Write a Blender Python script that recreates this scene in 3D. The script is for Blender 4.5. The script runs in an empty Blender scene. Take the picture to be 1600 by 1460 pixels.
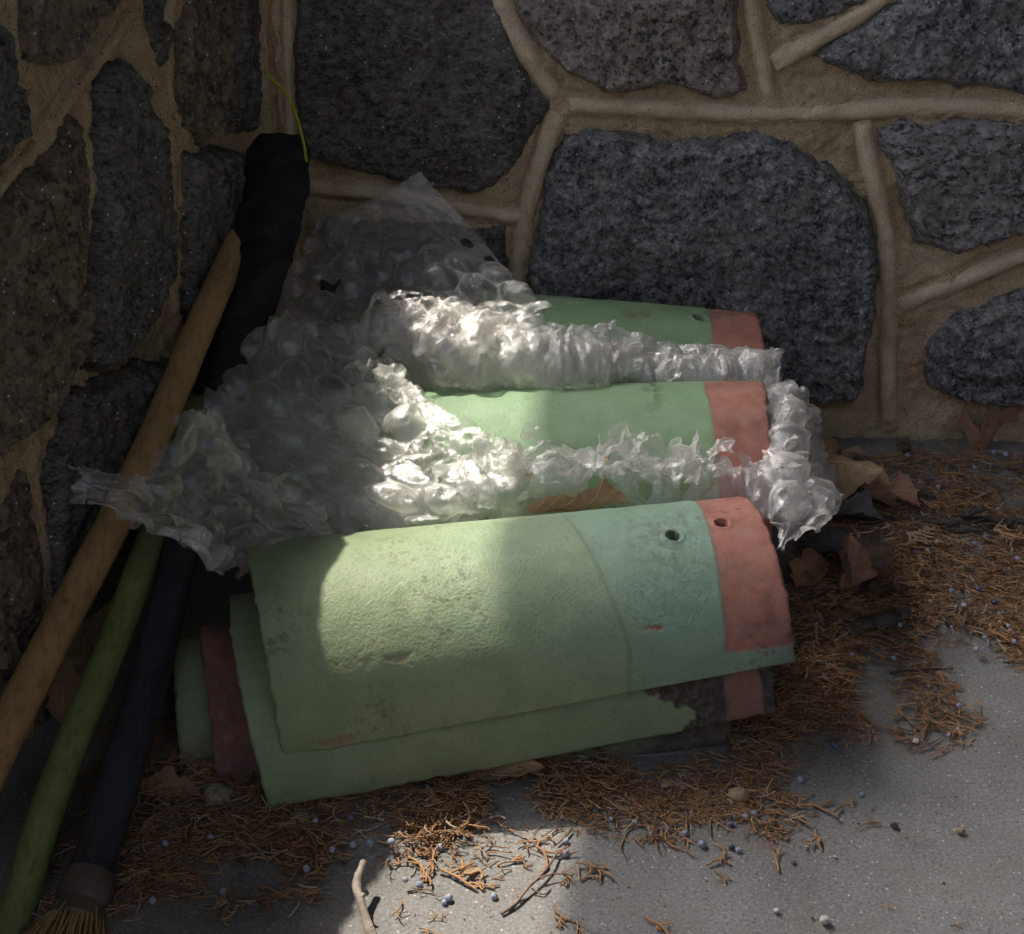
import bpy, math, random
import numpy as np
from mathutils import Vector
random.seed(7); rng = np.random.default_rng(11)
sc = bpy.context.scene
R = math.radians
# ---------------------------------------------------------------- camera, sky, sun, exposure
CAMH, PITCH, FPX = 0.74, R(28), 2600.0
cam_d = bpy.data.cameras.new('camera'); cam = bpy.data.objects.new('camera', cam_d)
sc.collection.objects.link(cam); cam.location = (0, 0, CAMH); cam.rotation_euler = (R(90) - PITCH, 0, 0)
cam_d.sensor_width = 36; cam_d.lens = FPX / 1600 * 36; cam_d.clip_start = 0.02; cam_d.clip_end = 500
sc.camera = cam
SUN = Vector((-0.42, 0.50, 1.0)).normalized()           # towards the sun
w = bpy.data.worlds.new('World'); sc.world = w; w.use_nodes = True
nt = w.node_tree; nt.nodes.clear()
sky = nt.nodes.new('ShaderNodeTexSky'); sky.sky_type = 'NISHITA'; sky.sun_disc = False
sky.sun_elevation = math.asin(SUN.z); sky.sun_rotation = math.atan2(SUN.x, SUN.y)
sky.dust_density = 8.0
bg = nt.nodes.new('ShaderNodeBackground'); bg.inputs[1].default_value = 0.15
wo = nt.nodes.new('ShaderNodeOutputWorld'); hs = nt.nodes.new('ShaderNodeHueSaturation'); hs.inputs['Saturation'].default_value = 0.6; nt.links.new(sky.outputs[0], hs.inputs['Color']); wb = nt.nodes.new('ShaderNodeMix'); wb.data_type = 'RGBA'; wb.blend_type = 'MULTIPLY'; wb.inputs[0].default_value = 1; wb.inputs[7].default_value = (.97, 1.0, 1.05, 1); nt.links.new(hs.outputs[0], wb.inputs[6]); nt.links.new(wb.outputs[2], bg.inputs[0]); nt.links.new(bg.outputs[0], wo.inputs[0])
sl = bpy.data.lights.new('sun', 'SUN'); sl.energy = 2.0; sl.angle = R(0.53); sl.color = (1.0, 0.92, 0.80)
so = bpy.data.objects.new('sun', sl); sc.collection.objects.link(so); so.rotation_euler = SUN.to_track_quat('Z', 'Y').to_euler()
sc.view_settings.view_transform = 'Standard'; sc.view_settings.look = 'None'
sc.view_settings.exposure = 1.55; sc.view_settings.gamma = 1.0
sc.cycles.transparent_max_bounces = 24; sc.cycles.max_bounces = 8

# ---------------------------------------------------------------- pixel -> point helpers (photo 1600 px wide)
fw = np.array([0, math.cos(PITCH), -math.sin(PITCH)]); upv = np.array([0, math.sin(PITCH), math.cos(PITCH)]); rt = np.array([1., 0, 0])
C0 = np.array([0, 0, CAMH])
def ray(px, py): return fw + rt * (px - 800) / FPX + upv * (730 - py) / FPX
def unz(px, py, z=0.0):
    d = ray(px, py); return C0 + d * (z - CAMH) / d[2]
def uny(px, py, y):
    d = ray(px, py); return C0 + d * y / d[1]
WB0, WB1 = unz(475, 660), unz(1500, 686)                 # back wall foot
WL0, WL1 = unz(475, 660), unz(30, 1180)                  # left wall foot
def wallframe(a, b):
    t = (b - a); t = t / np.linalg.norm(t); n = np.cross(t, [0, 0, 1.]); return a, t, n
FB = wallframe(WB0, WB1)                                  # normal points to the camera side
FL = wallframe(WL1, WL0)                                  # tangent runs towards the corner; normal points right
def onwall(F, px, py):
    a, t, n = F; d = ray(px, py); k = ((a - C0) @ n) / (d @ n); p = C0 + d * k - a
    return np.array([p @ t, p[2] + a[2]])

# ---------------------------------------------------------------- noise
def _h(ix, iy, iz, s):
    with np.errstate(over='ignore'):
        n = (ix * 374761393 + iy * 668265263 + iz * 2147483647 + s * 974634777).astype(np.int64) & 0x7fffffff
        n = ((n ^ (n >> 13)) * 1274126177) & 0x7fffffff
        n = ((n ^ (n >> 16)) * 1103515245) & 0x7fffffff
    return n / 0x7fffffff
def noise(p, f=1.0, s=0):
    q = np.asarray(p, float) * f; i = np.floor(q).astype(np.int64); r = q - i; r = r * r * (3 - 2 * r)
    o = 0
    for dx in (0, 1):
        wx = r[..., 0] if dx else 1 - r[..., 0]
        for dy in (0, 1):
            wy = r[..., 1] if dy else 1 - r[..., 1]
            for dz in (0, 1):
                wz = r[..., 2] if dz else 1 - r[..., 2]
                o = o + wx * wy * wz * _h(i[..., 0] + dx, i[..., 1] + dy, i[..., 2] + dz, s)
    return o * 2 - 1
def fbm(p, f, o=4, s=0, g=.5):
    t = 0; a = 1
    for k in range(o): t = t + a * noise(p, f * 2 ** k, s + k * 17); a *= g
    return t
def ridge(p, f, o=3, s=0, g=.5):
    t = 0; a = 1
    for k in range(o): t = t + a * (1 - 2 * np.abs(noise(p, f * 2 ** k, s + k * 17))); a *= g
    return t
def facets(p2, cell, s=0):
    """piecewise planar height (flat fracture facets) on 2-D points"""
    q = p2 / cell; i = np.floor(q).astype(np.int64); best = np.full(len(q), -9.)
    for dx in (-1, 0, 1):
        for dy in (-1, 0, 1):
            cx, cy = i[:, 0] + dx, i[:, 1] + dy; z = cx * 0
            jx, jy = _h(cx, cy, z, s), _h(cx, cy, z, s + 1); gx, gy = _h(cx, cy, z, s + 2) - .5, _h(cx, cy, z, s + 3) - .5
            ux, uy = q[:, 0] - cx - jx, q[:, 1] - cy - jy
            best = np.maximum(best, _h(cx, cy, z, s + 4) * .8 - .55 * np.hypot(ux, uy) ** 1 + 1.1 * (gx * ux + gy * uy))
    return best
def sdpoly(P, poly):
    """signed distance to polygon, positive inside"""
    P = np.asarray(P); n = len(poly); d = np.full(len(P), 1e9); ins = np.zeros(len(P), bool)
    for k in range(n):
        a, b = poly[k], poly[(k + 1) % n]; e = b - a; v = P - a
        t = np.clip((v @ e) / (e @ e + 1e-12), 0, 1); q = v - t[:, None] * e; d = np.minimum(d, np.hypot(q[:, 0], q[:, 1]))
        c = ((a[1] > P[:, 1]) != (b[1] > P[:, 1])) & (P[:, 0] < (b[0] - a[0]) * (P[:, 1] - a[1]) / (b[1] - a[1] + 1e-12) + a[0])
        ins ^= c
    return np.where(ins, d, -d)

# ---------------------------------------------------------------- object helpers
def tag(o, label=None, cat=None, group=None, kind=None):
    for k, v in (('label', label), ('category', cat), ('group', group), ('kind', kind)):
        if v: o[k] = v
    return o
def empty(name, loc):
    o = bpy.data.objects.new(name, None); sc.collection.objects.link(o); o.location = Vector(loc); o.empty_display_size = .02; return o
def base_of(p):
    v = Vector((0, 0, 0))
    while p is not None: v += p.location; p = p.parent
    return v
def build(name, V, F, m, parent=None, smooth=True, attrs=None, origin=None, uv=None):
    V = np.asarray(V, float).reshape(-1, 3)
    if origin is None: origin = V[V[:, 2].argmin()] if parent is None else None
    off = np.array(base_of(parent)) if parent is not None else np.array(origin, float)
    me = bpy.data.meshes.new(name)
    if isinstance(F, np.ndarray):
        k = F.shape[1]; nf = len(F)
        me.vertices.add(len(V)); me.vertices.foreach_set('co', (V - off).ravel())
        me.loops.add(nf * k); me.loops.foreach_set('vertex_index', F.astype(np.int32).ravel())
        me.polygons.add(nf); me.polygons.foreach_set('loop_start', np.arange(0, nf * k, k, dtype=np.int32))
        me.update(calc_edges=True); me.validate()
    else:
        me.from_pydata([tuple(x) for x in (V - off)], [], F)
    me.polygons.foreach_set('use_smooth', np.full(len(me.polygons), smooth)); me.update()
    if attrs:
        for k, a in attrs.items():
            a = np.asarray(a, float)
            if a.ndim == 1:
                at = me.attributes.new(k, 'FLOAT', 'POINT'); at.data.foreach_set('value', a)
            else:
                at = me.attributes.new(k, 'FLOAT_COLOR', 'POINT'); at.data.foreach_set('color', np.c_[a, np.ones(len(a))].ravel())
    me.materials.append(m)
    o = bpy.data.objects.new(name, me); sc.collection.objects.link(o)
    if parent is not None: o.parent = parent
    else: o.location = Vector(off)
    return o
def gridF(nu, nv, keep=None):
    i, j = np.meshgrid(np.arange(nu - 1), np.arange(nv - 1), indexing='ij'); a = (i * nv + j)
    F = np.stack([a, a + nv, a + nv + 1, a + 1], -1).reshape(-1, 4)
    if keep is not None: F = F[keep[F].all(1)]
    return F
def compact(V, F, A=None):
    u, inv = np.unique(F, return_inverse=True); A2 = {k: a[u] for k, a in (A or {}).items()}
    return V[u], inv.reshape(F.shape), A2
def boxVF(lo, hi):
    x0, y0, z0 = lo; x1, y1, z1 = hi
    V = [(x0, y0, z0), (x1, y0, z0), (x1, y1, z0), (x0, y1, z0), (x0, y0, z1), (x1, y0, z1), (x1, y1, z1), (x0, y1, z1)]
    return V, [(0, 3, 2, 1), (4, 5, 6, 7), (0, 1, 5, 4), (1, 2, 6, 5), (2, 3, 7, 6), (3, 0, 4, 7)]
def tubeVF(P, r, k=16, cap=True, flat=1.0, wob=0, seed=0):
    P = np.asarray(P, float); n = len(P); r = np.broadcast_to(np.asarray(r, float), (n,))
    T = np.gradient(P, axis=0); T /= np.linalg.norm(T, axis=1)[:, None] + 1e-12
    ref = np.array([0, 0, 1.]) if abs(T[0, 2]) < .9 else np.array([1., 0, 0])
    V = []
    for i in range(n):
        a = np.cross(T[i], ref); a /= np.linalg.norm(a); b = np.cross(a, T[i])
        th = np.arange(k) / k * 2 * math.pi; V.append(P[i] + r[i] * (np.cos(th)[:, None] * a + flat * np.sin(th)[:, None] * b))
    V = np.concatenate(V)
    if wob: V = V + np.stack([fbm(V, 60, 3, seed + q) for q in range(3)], 1) * wob
    F = [(i * k + j, i * k + (j + 1) % k, (i + 1) * k + (j + 1) % k, (i + 1) * k + j) for i in range(n - 1) for j in range(k)]
    if cap: F += [tuple(range(k - 1, -1, -1)), tuple((n - 1) * k + j for j in range(k))]
    return V, F
def smoothline(P, n=60):
    P = np.asarray(P, float); d = np.r_[0, np.cumsum(np.linalg.norm(np.diff(P, axis=0), axis=1))]; t = np.linspace(0, d[-1], n)
    if len(P) < 3: return np.stack([np.interp(t, d, P[:, k]) for k in range(P.shape[1])], 1)
    m = np.gradient(P, d, axis=0); i = np.clip(np.searchsorted(d, t, 'right') - 1, 0, len(P) - 2); h = (d[i + 1] - d[i])[:, None]; u = ((t - d[i]))[:, None] / h
    return (2*u**3 - 3*u**2 + 1) * P[i] + (u**3 - 2*u**2 + u) * h * m[i] + (-2*u**3 + 3*u**2) * P[i + 1] + (u**3 - u**2) * h * m[i + 1]

# ---------------------------------------------------------------- materials
class NT:
    def __init__(s, name):
        s.m = bpy.data.materials.new(name); s.m.use_nodes = True; s.t = s.m.node_tree; s.t.nodes.clear()
        s.out = s.n('OutputMaterial'); s.co = s.n('TexCoord').outputs['Object']
    def n(s, k, **kw):
        x = s.t.nodes.new('ShaderNode' + k)
        for a, b in kw.items(): setattr(x, a, b)
        return x
    def l(s, a, b): s.t.links.new(a, b)
    def set(s, sock, v):
        if hasattr(v, 'is_linked') or isinstance(v, bpy.types.NodeSocket): s.l(v, sock)
        else: sock.default_value = v
    def noise(s, sc_, det=4, rough=.55, v=None, dist=0):
        x = s.n('TexNoise'); s.l(v or s.co, x.inputs['Vector']); x.inputs['Scale'].default_value = sc_; x.inputs['Detail'].default_value = det
        x.inputs['Roughness'].default_value = rough; x.inputs['Distortion'].default_value = dist; return x.outputs['Fac']
    def vor(s, sc_, feat='F1', out='Distance', v=None):
        x = s.n('TexVoronoi', feature=feat); s.l(v or s.co, x.inputs['Vector']); x.inputs['Scale'].default_value = sc_; return x.outputs[out]
    def ramp(s, f, stops):
        x = s.n('ValToRGB'); e = x.color_ramp.elements
        while len(e) < len(stops): e.new(.5)
        for q, (p, c) in zip(e, stops): q.position = p; q.color = (*c, 1) if len(c) == 3 else c
        s.l(f, x.inputs[0]); return x.outputs[0]
    def step(s, f, a, b):
        x = s.n('MapRange'); s.l(f, x.inputs[0]); x.inputs[1].default_value = a; x.inputs[2].default_value = b; return x.outputs[0]
    def mix(s, f, a, b, blend='MIX'):
        x = s.n('Mix', data_type='RGBA', blend_type=blend); s.set(x.inputs[0], f)
        for k, v in ((6, a), (7, b)): s.set(x.inputs[k], (*v, 1) if isinstance(v, tuple) and len(v) == 3 else v)
        return x.outputs[2]
    def math(s, op, a, b=0.0, cl=False):
        x = s.n('Math', operation=op, use_clamp=cl); s.set(x.inputs[0], a); s.set(x.inputs[1], b); return x.outputs[0]
    def attr(s, name, out='Fac'):
        x = s.n('Attribute'); x.attribute_name = name; return x.outputs[out]
    def stretch(s, v3):
        x = s.n('Mapping'); s.l(s.co, x.inputs[0]); x.inputs['Scale'].default_value = v3; return x.outputs[0]
    def bump(s, h, dist, strength=1.0, nrm=None):
        x = s.n('Bump'); s.l(h, x.inputs['Height']); x.inputs['Distance'].default_value = dist; x.inputs['Strength'].default_value = strength
        if nrm: s.l(nrm, x.inputs['Normal'])
        return x.outputs[0]
    def pbr(s, col, rough=.8, nrm=None, spec=.5, **kw):
        b = s.n('BsdfPrincipled'); s.set(b.inputs['Base Color'], (*col, 1) if isinstance(col, tuple) else col); s.set(b.inputs['Roughness'], rough)
        b.inputs['Specular IOR Level'].default_value = spec
        if nrm: s.l(nrm, b.inputs['Normal'])
        for k, v in kw.items(): s.set(b.inputs[k], v)
        s.l(b.outputs[0], s.out.inputs[0]); return b

def m_granite(name, dark, mid, lite, sc_=1.0, stretch=(1, 1, 1)):
    t = NT(name); v = t.stretch(stretch)
    dn = t.n('TexNoise'); t.l(v, dn.inputs['Vector']); dn.inputs['Scale'].default_value = 300; dn.inputs['Detail'].default_value = 2
    vm = t.n('VectorMath', operation='MULTIPLY_ADD'); t.l(dn.outputs['Color'], vm.inputs[0]); vm.inputs[1].default_value = (.004, .004, .004); t.l(v, vm.inputs[2])
    vv = t.n('TexVoronoi'); t.l(vm.outputs[0], vv.inputs['Vector']); vv.inputs['Scale'].default_value = 330 * sc_
    sv = t.n('SeparateColor'); t.l(vv.outputs['Color'], sv.inputs[0])
    v2 = t.n('TexVoronoi'); t.l(vm.outputs[0], v2.inputs['Vector']); v2.inputs['Scale'].default_value = 150 * sc_
    s2 = t.n('SeparateColor'); t.l(v2.outputs['Color'], s2.inputs[0])
    a = t.noise(420 * sc_, 3, .65, v); b = t.noise(75 * sc_, 4, .65, v); c = t.noise(17, 4, .6)
    f = t.math('ADD', t.math('MULTIPLY', sv.outputs[0], .17), t.math('MULTIPLY', s2.outputs[1], .09))
    f = t.math('ADD', f, t.math('MULTIPLY', a, .24)); f = t.math('ADD', f, t.math('MULTIPLY', b, .34)); f = t.math('ADD', f, t.math('MULTIPLY', c, .22))
    col = t.ramp(f, [(.425, dark), (.49, mid), (.58, tuple(x * 1.55 for x in mid)), (.67, lite)])
    rust = t.step(t.noise(26, 5, .6), .52, .72); col = t.mix(t.math('MULTIPLY', rust, .5), col, (.15, .095, .055))
    pale = t.step(t.noise(19, 6, .7, t.stretch((1.3, .8, 1))), .60, .70); col = t.mix(t.math('MULTIPLY', pale, .35), col, (.30, .29, .28))
    fl = t.vor(230, out='Color'); sep = t.n('SeparateColor'); t.l(fl, sep.inputs[0])
    near = t.step(t.vor(230), .25, .12); mica = t.math('MULTIPLY', t.step(sep.outputs[0], .9, .93), near)
    col = t.mix(mica, col, (.78, .8, .84))
    rough = t.math('SUBTRACT', .6, t.math('MULTIPLY', mica, .45))
    n1 = t.bump(t.noise(150, 6, .8), .0024, .9); n2 = t.bump(f, .0013, .8, n1)
    t.pbr(col, rough, n2, .5); return t.m
M = {}
M['granite_dark'] = m_granite('granite_dark', (.022, .022, .024), (.10, .093, .090), (.24, .215, .20), 1.25, (.75, 1, 1.2))
M['granite_blue'] = m_granite('granite_blue', (.024, .027, .032), (.145, .148, .155), (.43, .40, .37), 1.25)
M['granite_pink'] = m_granite('granite_pink', (.030, .028, .028), (.20, .165, .148), (.42, .35, .32), 1.15)
M['granite_grey'] = m_granite('granite_grey', (.030, .029, .031), (.20, .188, .185), (.43, .385, .365), 1.2, (.7, 1, 1.25))
M['granite_brown'] = m_granite('granite_brown', (.03, .026, .022), (.13, .10, .072), (.28, .215, .155), .9)

def m_mortar():
    t = NT('mortar'); a = t.noise(900, 3, .7); b = t.noise(22, 5, .6); c = t.noise(160, 4, .6)
    col = t.ramp(b, [(.3, (.54, .395, .235)), (.5, (.68, .52, .335)), (.72, (.74, .61, .43))])
    col = t.mix(t.step(a, .52, .36), col, t.mix(1.0, col, (.45, .43, .4), 'MULTIPLY'))
    col = t.mix(t.math('MULTIPLY', t.step(a, .6, .68), .5), col, (.5, .44, .36))
    pit = t.step(t.vor(150), .16, .05); col = t.mix(t.math('MULTIPLY', pit, .6), col, (.08, .06, .04))
    n = t.bump(t.math('SUBTRACT', a, t.math('MULTIPLY', pit, 1.2)), .0016, .9, t.bump(c, .006, .8)); t.pbr(col, .93, n, .2); return t.m
def m_bead():
    t = NT('bead_mortar'); a = t.noise(1100, 2, .6); b = t.noise(30, 5, .6)
    col = t.ramp(b, [(.3, (.54, .415, .28)), (.5, (.68, .545, .39)), (.75, (.74, .63, .48))])
    col = t.mix(t.step(a, .52, .38), col, t.mix(1.0, col, (.6, .56, .5), 'MULTIPLY')); col = t.mix(t.math('MULTIPLY', t.step(t.noise(55, 6, .75), .5, .72), .5), col, (.30, .20, .11))
    pit = t.step(t.vor(95), .09, .03); col = t.mix(pit, col, (.06, .05, .04))
    t.pbr(col, .85, t.bump(t.noise(240, 4, .6), .0014, .6, t.bump(a, .0006, .6)), .3); return t.m
M['mortar'] = m_mortar(); M['bead'] = m_bead()

def m_concrete():
    t = NT('concrete'); a = t.noise(430, 4, .75); b = t.noise(9, 6, .62); c = t.noise(140, 4, .7)
    col = t.ramp(b, [(.3, (.152, .149, .145)), (.5, (.20, .197, .192)), (.7, (.25, .244, .233))])
    col = t.mix(t.math('MULTIPLY', t.step(a, .49, .36), .62), col, (.085, .08, .075))
    col = t.mix(t.math('MULTIPLY', t.step(a, .55, .66), .55), col, (.40, .38, .345))
    for s_, th, cc in ((260, .12, (.06, .06, .06)), (190, .10, (.55, .52, .46)), (75, .055, (.05, .05, .05)), (110, .05, (.35, .22, .12))):
        v = t.n('TexVoronoi'); t.l(t.co, v.inputs['Vector']); v.inputs['Scale'].default_value = s_
        sp = t.n('SeparateColor'); t.l(v.outputs['Color'], sp.inputs[0])
        col = t.mix(t.math('MULTIPLY', t.step(v.outputs['Distance'], th * 1.6, th), t.step(sp.outputs[1], .55, .7)), col, cc)
    dirt = t.step(t.noise(13, 7, .72), .50, .72); col = t.mix(t.math('MULTIPLY', dirt, .45), col, (.17, .13, .085))
    w1 = t.n('TexWave', wave_type='RINGS'); t.l(t.co, w1.inputs['Vector']); w1.inputs['Scale'].default_value = 3.1; w1.inputs['Distortion'].default_value = 3; w1.inputs['Detail'].default_value = 3
    scr = t.math('MULTIPLY', t.step(w1.outputs['Fac'], .9994, 1.0), t.step(t.noise(12, 2, .5), .55, .6)); col = t.mix(t.math('MULTIPLY', scr, .5), col, (.55, .53, .5))
    t.pbr(col, .88, t.bump(a, .0008, .7, t.bump(c, .0012, .5)), .3); return t.m
M['concrete'] = m_concrete()

def m_tile():
    t = NT('glazed_tile'); clay = t.attr('clay'); soot = t.attr('soot'); teal = t.attr('teal')
    a = t.noise(38, 5, .6); f = t.noise(420, 3, .6)
    g = t.ramp(a, [(.3, (.20, .285, .125)), (.5, (.25, .335, .155)), (.7, (.29, .37, .185))])
    g = t.mix(teal, g, t.ramp(a, [(.3, (.165, .29, .205)), (.5, (.195, .335, .24)), (.7, (.235, .375, .275))]))
    g = t.mix(t.math('MULTIPLY', t.step(f, .46, .34), .35), g, (.07, .12, .07))
    g = t.mix(t.attr('fresh'), g, t.ramp(a, [(.3, (.145, .305, .145)), (.5, (.17, .355, .175)), (.7, (.21, .395, .21))]))
    fleck = t.math('MULTIPLY', t.step(t.vor(85), .045, .03), 1.0); g = t.mix(.22, g, (.27, .28, .235)); g = t.mix(fleck, g, (.03, .03, .025)); g = t.mix(t.math('MULTIPLY', t.step(t.noise(24, 6, .7), .54, .78), .16), g, (.10, .12, .07))
    wf = t.step(t.vor(140), .035, .02); g = t.mix(t.math('MULTIPLY', wf, .5), g, (.5, .52, .45))
    c = t.ramp(t.noise(60, 5, .65), [(.3, (.27, .098, .066)), (.5, (.38, .145, .098)), (.72, (.44, .20, .145))])
    c = t.mix(t.math('MULTIPLY', t.step(t.noise(34, 6, .7), .53, .66), .6), c, (.24, .185, .175))
    c = t.mix(.18, c, (.25, .20, .185)); col = t.mix(clay, g, c); col = t.mix(soot, col, t.ramp(t.noise(160, 5, .7), [(.35, (.03, .025, .024)), (.5, (.075, .06, .055)), (.65, (.15, .115, .10))]))
    o = t.noise(400, 4, .65); o2 = t.noise(620, 3, .6)
    n = t.bump(o, .0009, .8, t.bump(t.noise(60, 3, .5), .0006, .4)); n = t.bump(o2, .0003, .6, n)
    rg = t.math('ADD', .5, t.math('MULTIPLY', clay, .35)); rg = t.math('ADD', rg, t.math('MULTIPLY', soot, .4), True)
    t.pbr(col, rg, n, .4); return t.m
M['tile'] = m_tile()

def m_film(name, tint=(.96, .94, .91), dens=.26):
    t = NT(name); m = t.m
    lw = t.n('LayerWeight'); lw.inputs[0].default_value = .5
    no = t.step(t.noise(55, 5, .7), .35, .7)
    fac = t.math('ADD', t.math('MULTIPLY', t.math('POWER', lw.outputs['Facing'], 2.0), .95), t.math('ADD', dens, t.math('MULTIPLY', no, .14)), True)
    nb = t.bump(t.noise(210, 4, .7, dist=1.6), .0009, .9, t.bump(t.noise(60, 3, .6, dist=.8), .0022, .5)); t.l(nb, lw.inputs['Normal'])
    tr = t.n('BsdfTransparent'); tr.inputs[0].default_value = (.97, .97, .96, 1)
    df = t.n('BsdfDiffuse'); df.inputs[0].default_value = (*tint, 1); t.l(nb, df.inputs['Normal'])
    tl = t.n('BsdfTranslucent'); tl.inputs[0].default_value = (*tint, 1); t.l(nb, tl.inputs['Normal'])
    gl = t.n('BsdfGlossy'); gl.inputs['Roughness'].default_value = .11; gl.inputs[0].default_value = (1, 1, 1, 1); t.l(nb, gl.inputs['Normal'])
    m1 = t.n('MixShader'); m1.inputs[0].default_value = .55; t.l(df.outputs[0], m1.inputs[1]); t.l(tl.outputs[0], m1.inputs[2])
    m2 = t.n('MixShader'); m2.inputs[0].default_value = .33; t.l(m1.outputs[0], m2.inputs[1]); t.l(gl.outputs[0], m2.inputs[2])
    m3 = t.n('MixShader'); t.l(fac, m3.inputs[0]); t.l(tr.outputs[0], m3.inputs[1]); t.l(m2.outputs[0], m3.inputs[2])
    t.l(m3.outputs[0], t.out.inputs[0]); return m
M['film'] = m_film('film'); M['film_thin'] = m_film('film_thin', dens=.27)

def m_simple(name, c0, c1, sc_=60, rough=.8, bump=.0008, spec=.3, stretch=(1, 1, 1), bs=None):
    t = NT(name); v = t.stretch(stretch)
    col = t.ramp(t.noise(sc_, 5, .6, v), [(.32, c0), (.68, c1)]); t.pbr(col, rough, t.bump(t.noise(bs or sc_ * 4, 4, .6, v), bump, .8), spec); return t.m
def m_wood(name, c0, c1, spot, rough=.6):
    t = NT(name); u = t.attr('along'); a = t.noise(18, 5, .65); f = t.noise(260, 3, .6, t.stretch((1, .25, .5)))
    col = t.ramp(a, [(.3, c0), (.7, c1)]); col = t.mix(t.math('MULTIPLY', t.step(f, .5, .35), .4), col, spot)
    kn = t.step(t.vor(22), .1, .04); col = t.mix(t.math('MULTIPLY', kn, .6), col, spot)
    t.pbr(col, rough, t.bump(f, .0005, .6), .35); return t.m
M['wood'] = m_wood('wood', (.32, .20, .085), (.47, .30, .135), (.09, .05, .025))
M['greenwood'] = m_wood('greenwood', (.13, .16, .06), (.21, .26, .09), (.07, .06, .03))
M['blackpole'] = m_wood('blackpole', (.018, .02, .026), (.045, .05, .062), (.09, .08, .07), .42)
M['sleeve'] = m_simple('sleeve', (.008, .008, .009), (.028, .027, .026), 40, .7, .003)
M['collar'] = m_simple('collar', (.07, .055, .045), (.13, .105, .085), 50, .45, .0006, .5)
M['straw'] = m_simple('straw', (.30, .19, .07), (.46, .33, .14), 80, .8)
M['blade'] = m_simple('blade', (.26, .30, .02), (.36, .38, .04), 30, .5)
M['roof'] = m_simple('roof_boards', (.015, .015, .014), (.035, .032, .03), 10, .9)
M['render'] = m_simple('house_render', (.06, .055, .05), (.09, .08, .07), 8, .95)
M['earth'] = m_simple('earth', (.10, .085, .065), (.17, .145, .11), 3, .95)
M['bark'] = m_simple('bark', (.035, .03, .027), (.10, .085, .075), 70, .9, .003)
M['twig'] = m_simple('twig', (.13, .08, .055), (.30, .22, .17), 110, .85, .0015)
M['paletwig'] = m_simple('paletwig', (.20, .16, .13), (.42, .36, .31), 110, .85, .0015)
M['pebble_tan'] = m_simple('pebble_tan', (.25, .18, .10), (.38, .29, .18), 200, .8)
M['pebble_white'] = m_simple('pebble_white', (.42, .40, .37), (.66, .63, .60), 200, .8)
M['pebble_dark'] = m_simple('pebble_dark', (.03, .03, .035), (.07, .07, .075), 200, .6)
M['lump'] = m_simple('pale_lump', (.20, .18, .12), (.42, .38, .28), 130, .95, .003)
M['acorn'] = m_simple('acorn', (.07, .045, .035), (.14, .09, .06), 150, .55)
M['berry'] = m_simple('berry', (.20, .22, .31), (.40, .43, .52), 260, .65, .0003, .35)
M['berry_dark'] = m_simple('berry_dark', (.045, .045, .08), (.17, .17, .26), 260, .6, .0003, .35)
def m_litter():
    t = NT('litter'); a = t.attr('tone'); col = t.ramp(a, [(0, (.10, .058, .035)), (.3, (.22, .122, .064)), (.62, (.345, .195, .10)), (.88, (.46, .27, .13)), (1, (.38, .33, .27))])
    t.pbr(col, .75, t.bump(t.noise(900, 3, .6), .0004, .8), .3); return t.m
M['litter'] = m_litter()
def m_leaf(name, c0, c1, c2):
    t = NT(name); v = t.attr('vein'); col = t.ramp(t.noise(45, 5, .65), [(.3, c0), (.5, c1), (.72, c2)])
    col = t.mix(t.math('MULTIPLY', v, .5), col, tuple(x * 1.5 for x in c2)); sp = t.step(t.vor(120), .1, .05); col = t.mix(t.math('MULTIPLY', sp, .7), col, (.03, .02, .015))
    b = t.pbr(col, .7, t.bump(t.noise(240, 4, .6), .0008, .7, t.bump(v, .0012, .6)), .35)
    tl = t.n('BsdfTranslucent'); t.l(col, tl.inputs[0]); mx = t.n('MixShader'); mx.inputs[0].default_value = .22
    t.l(b.outputs[0], mx.inputs[1]); t.l(tl.outputs[0], mx.inputs[2]); t.l(mx.outputs[0], t.out.inputs[0]); return t.m
M['leaf_tan'] = m_leaf('leaf_tan', (.33, .215, .13), (.47, .33, .205), (.58, .44, .29))
M['leaf_brown'] = m_leaf('leaf_brown', (.22, .115, .072), (.36, .20, .125), (.48, .30, .20))
M['leaf_dark'] = m_leaf('leaf_dark', (.09, .06, .045), (.16, .11, .08), (.25, .185, .135))
M['leaf_grey'] = m_leaf('leaf_grey', (.07, .065, .065), (.13, .12, .12), (.21, .20, .20))
M['leaf_orange'] = m_leaf('leaf_orange', (.34, .19, .095), (.48, .30, .16), (.6, .42, .25))

# ---------------------------------------------------------------- ground
def sheet(n0, n1, lo, hi, z, nz):
    x = np.linspace(lo[0], hi[0], n0); y = np.linspace(lo[1], hi[1], n1); X, Y = np.meshgrid(x, y, indexing='ij')
    V = np.stack([X.ravel(), Y.ravel(), np.full(X.size, z)], 1); V[:, 2] += nz * fbm(V, 18, 5, 3); return V, gridF(n0, n1)
V, F = sheet(260, 300, (-.7, .3), (.9, 1.62), 0, .0006)
tag(build('patio_floor', V, F, M['concrete'], origin=(0, 0, 0)), 'grey speckled concrete floor in the corner between the stone walls', 'floor', kind='structure')
V, F = boxVF((-60, -60, -.25), (60, 60, -.012))
tag(build('ground', V, F, M['earth'], origin=(0, 0, -.25), smooth=False), 'bare brown earth ground around the patio', 'ground', kind='structure')
V, F = boxVF((-.75, -4.5, -.2), (2.6, 1.7, -.004))
tag(build('patio_slab', V, F, M['concrete'], origin=(0, 0, -.2), smooth=False), 'grey concrete patio slab under the stone walls', 'floor', kind='structure')

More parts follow.
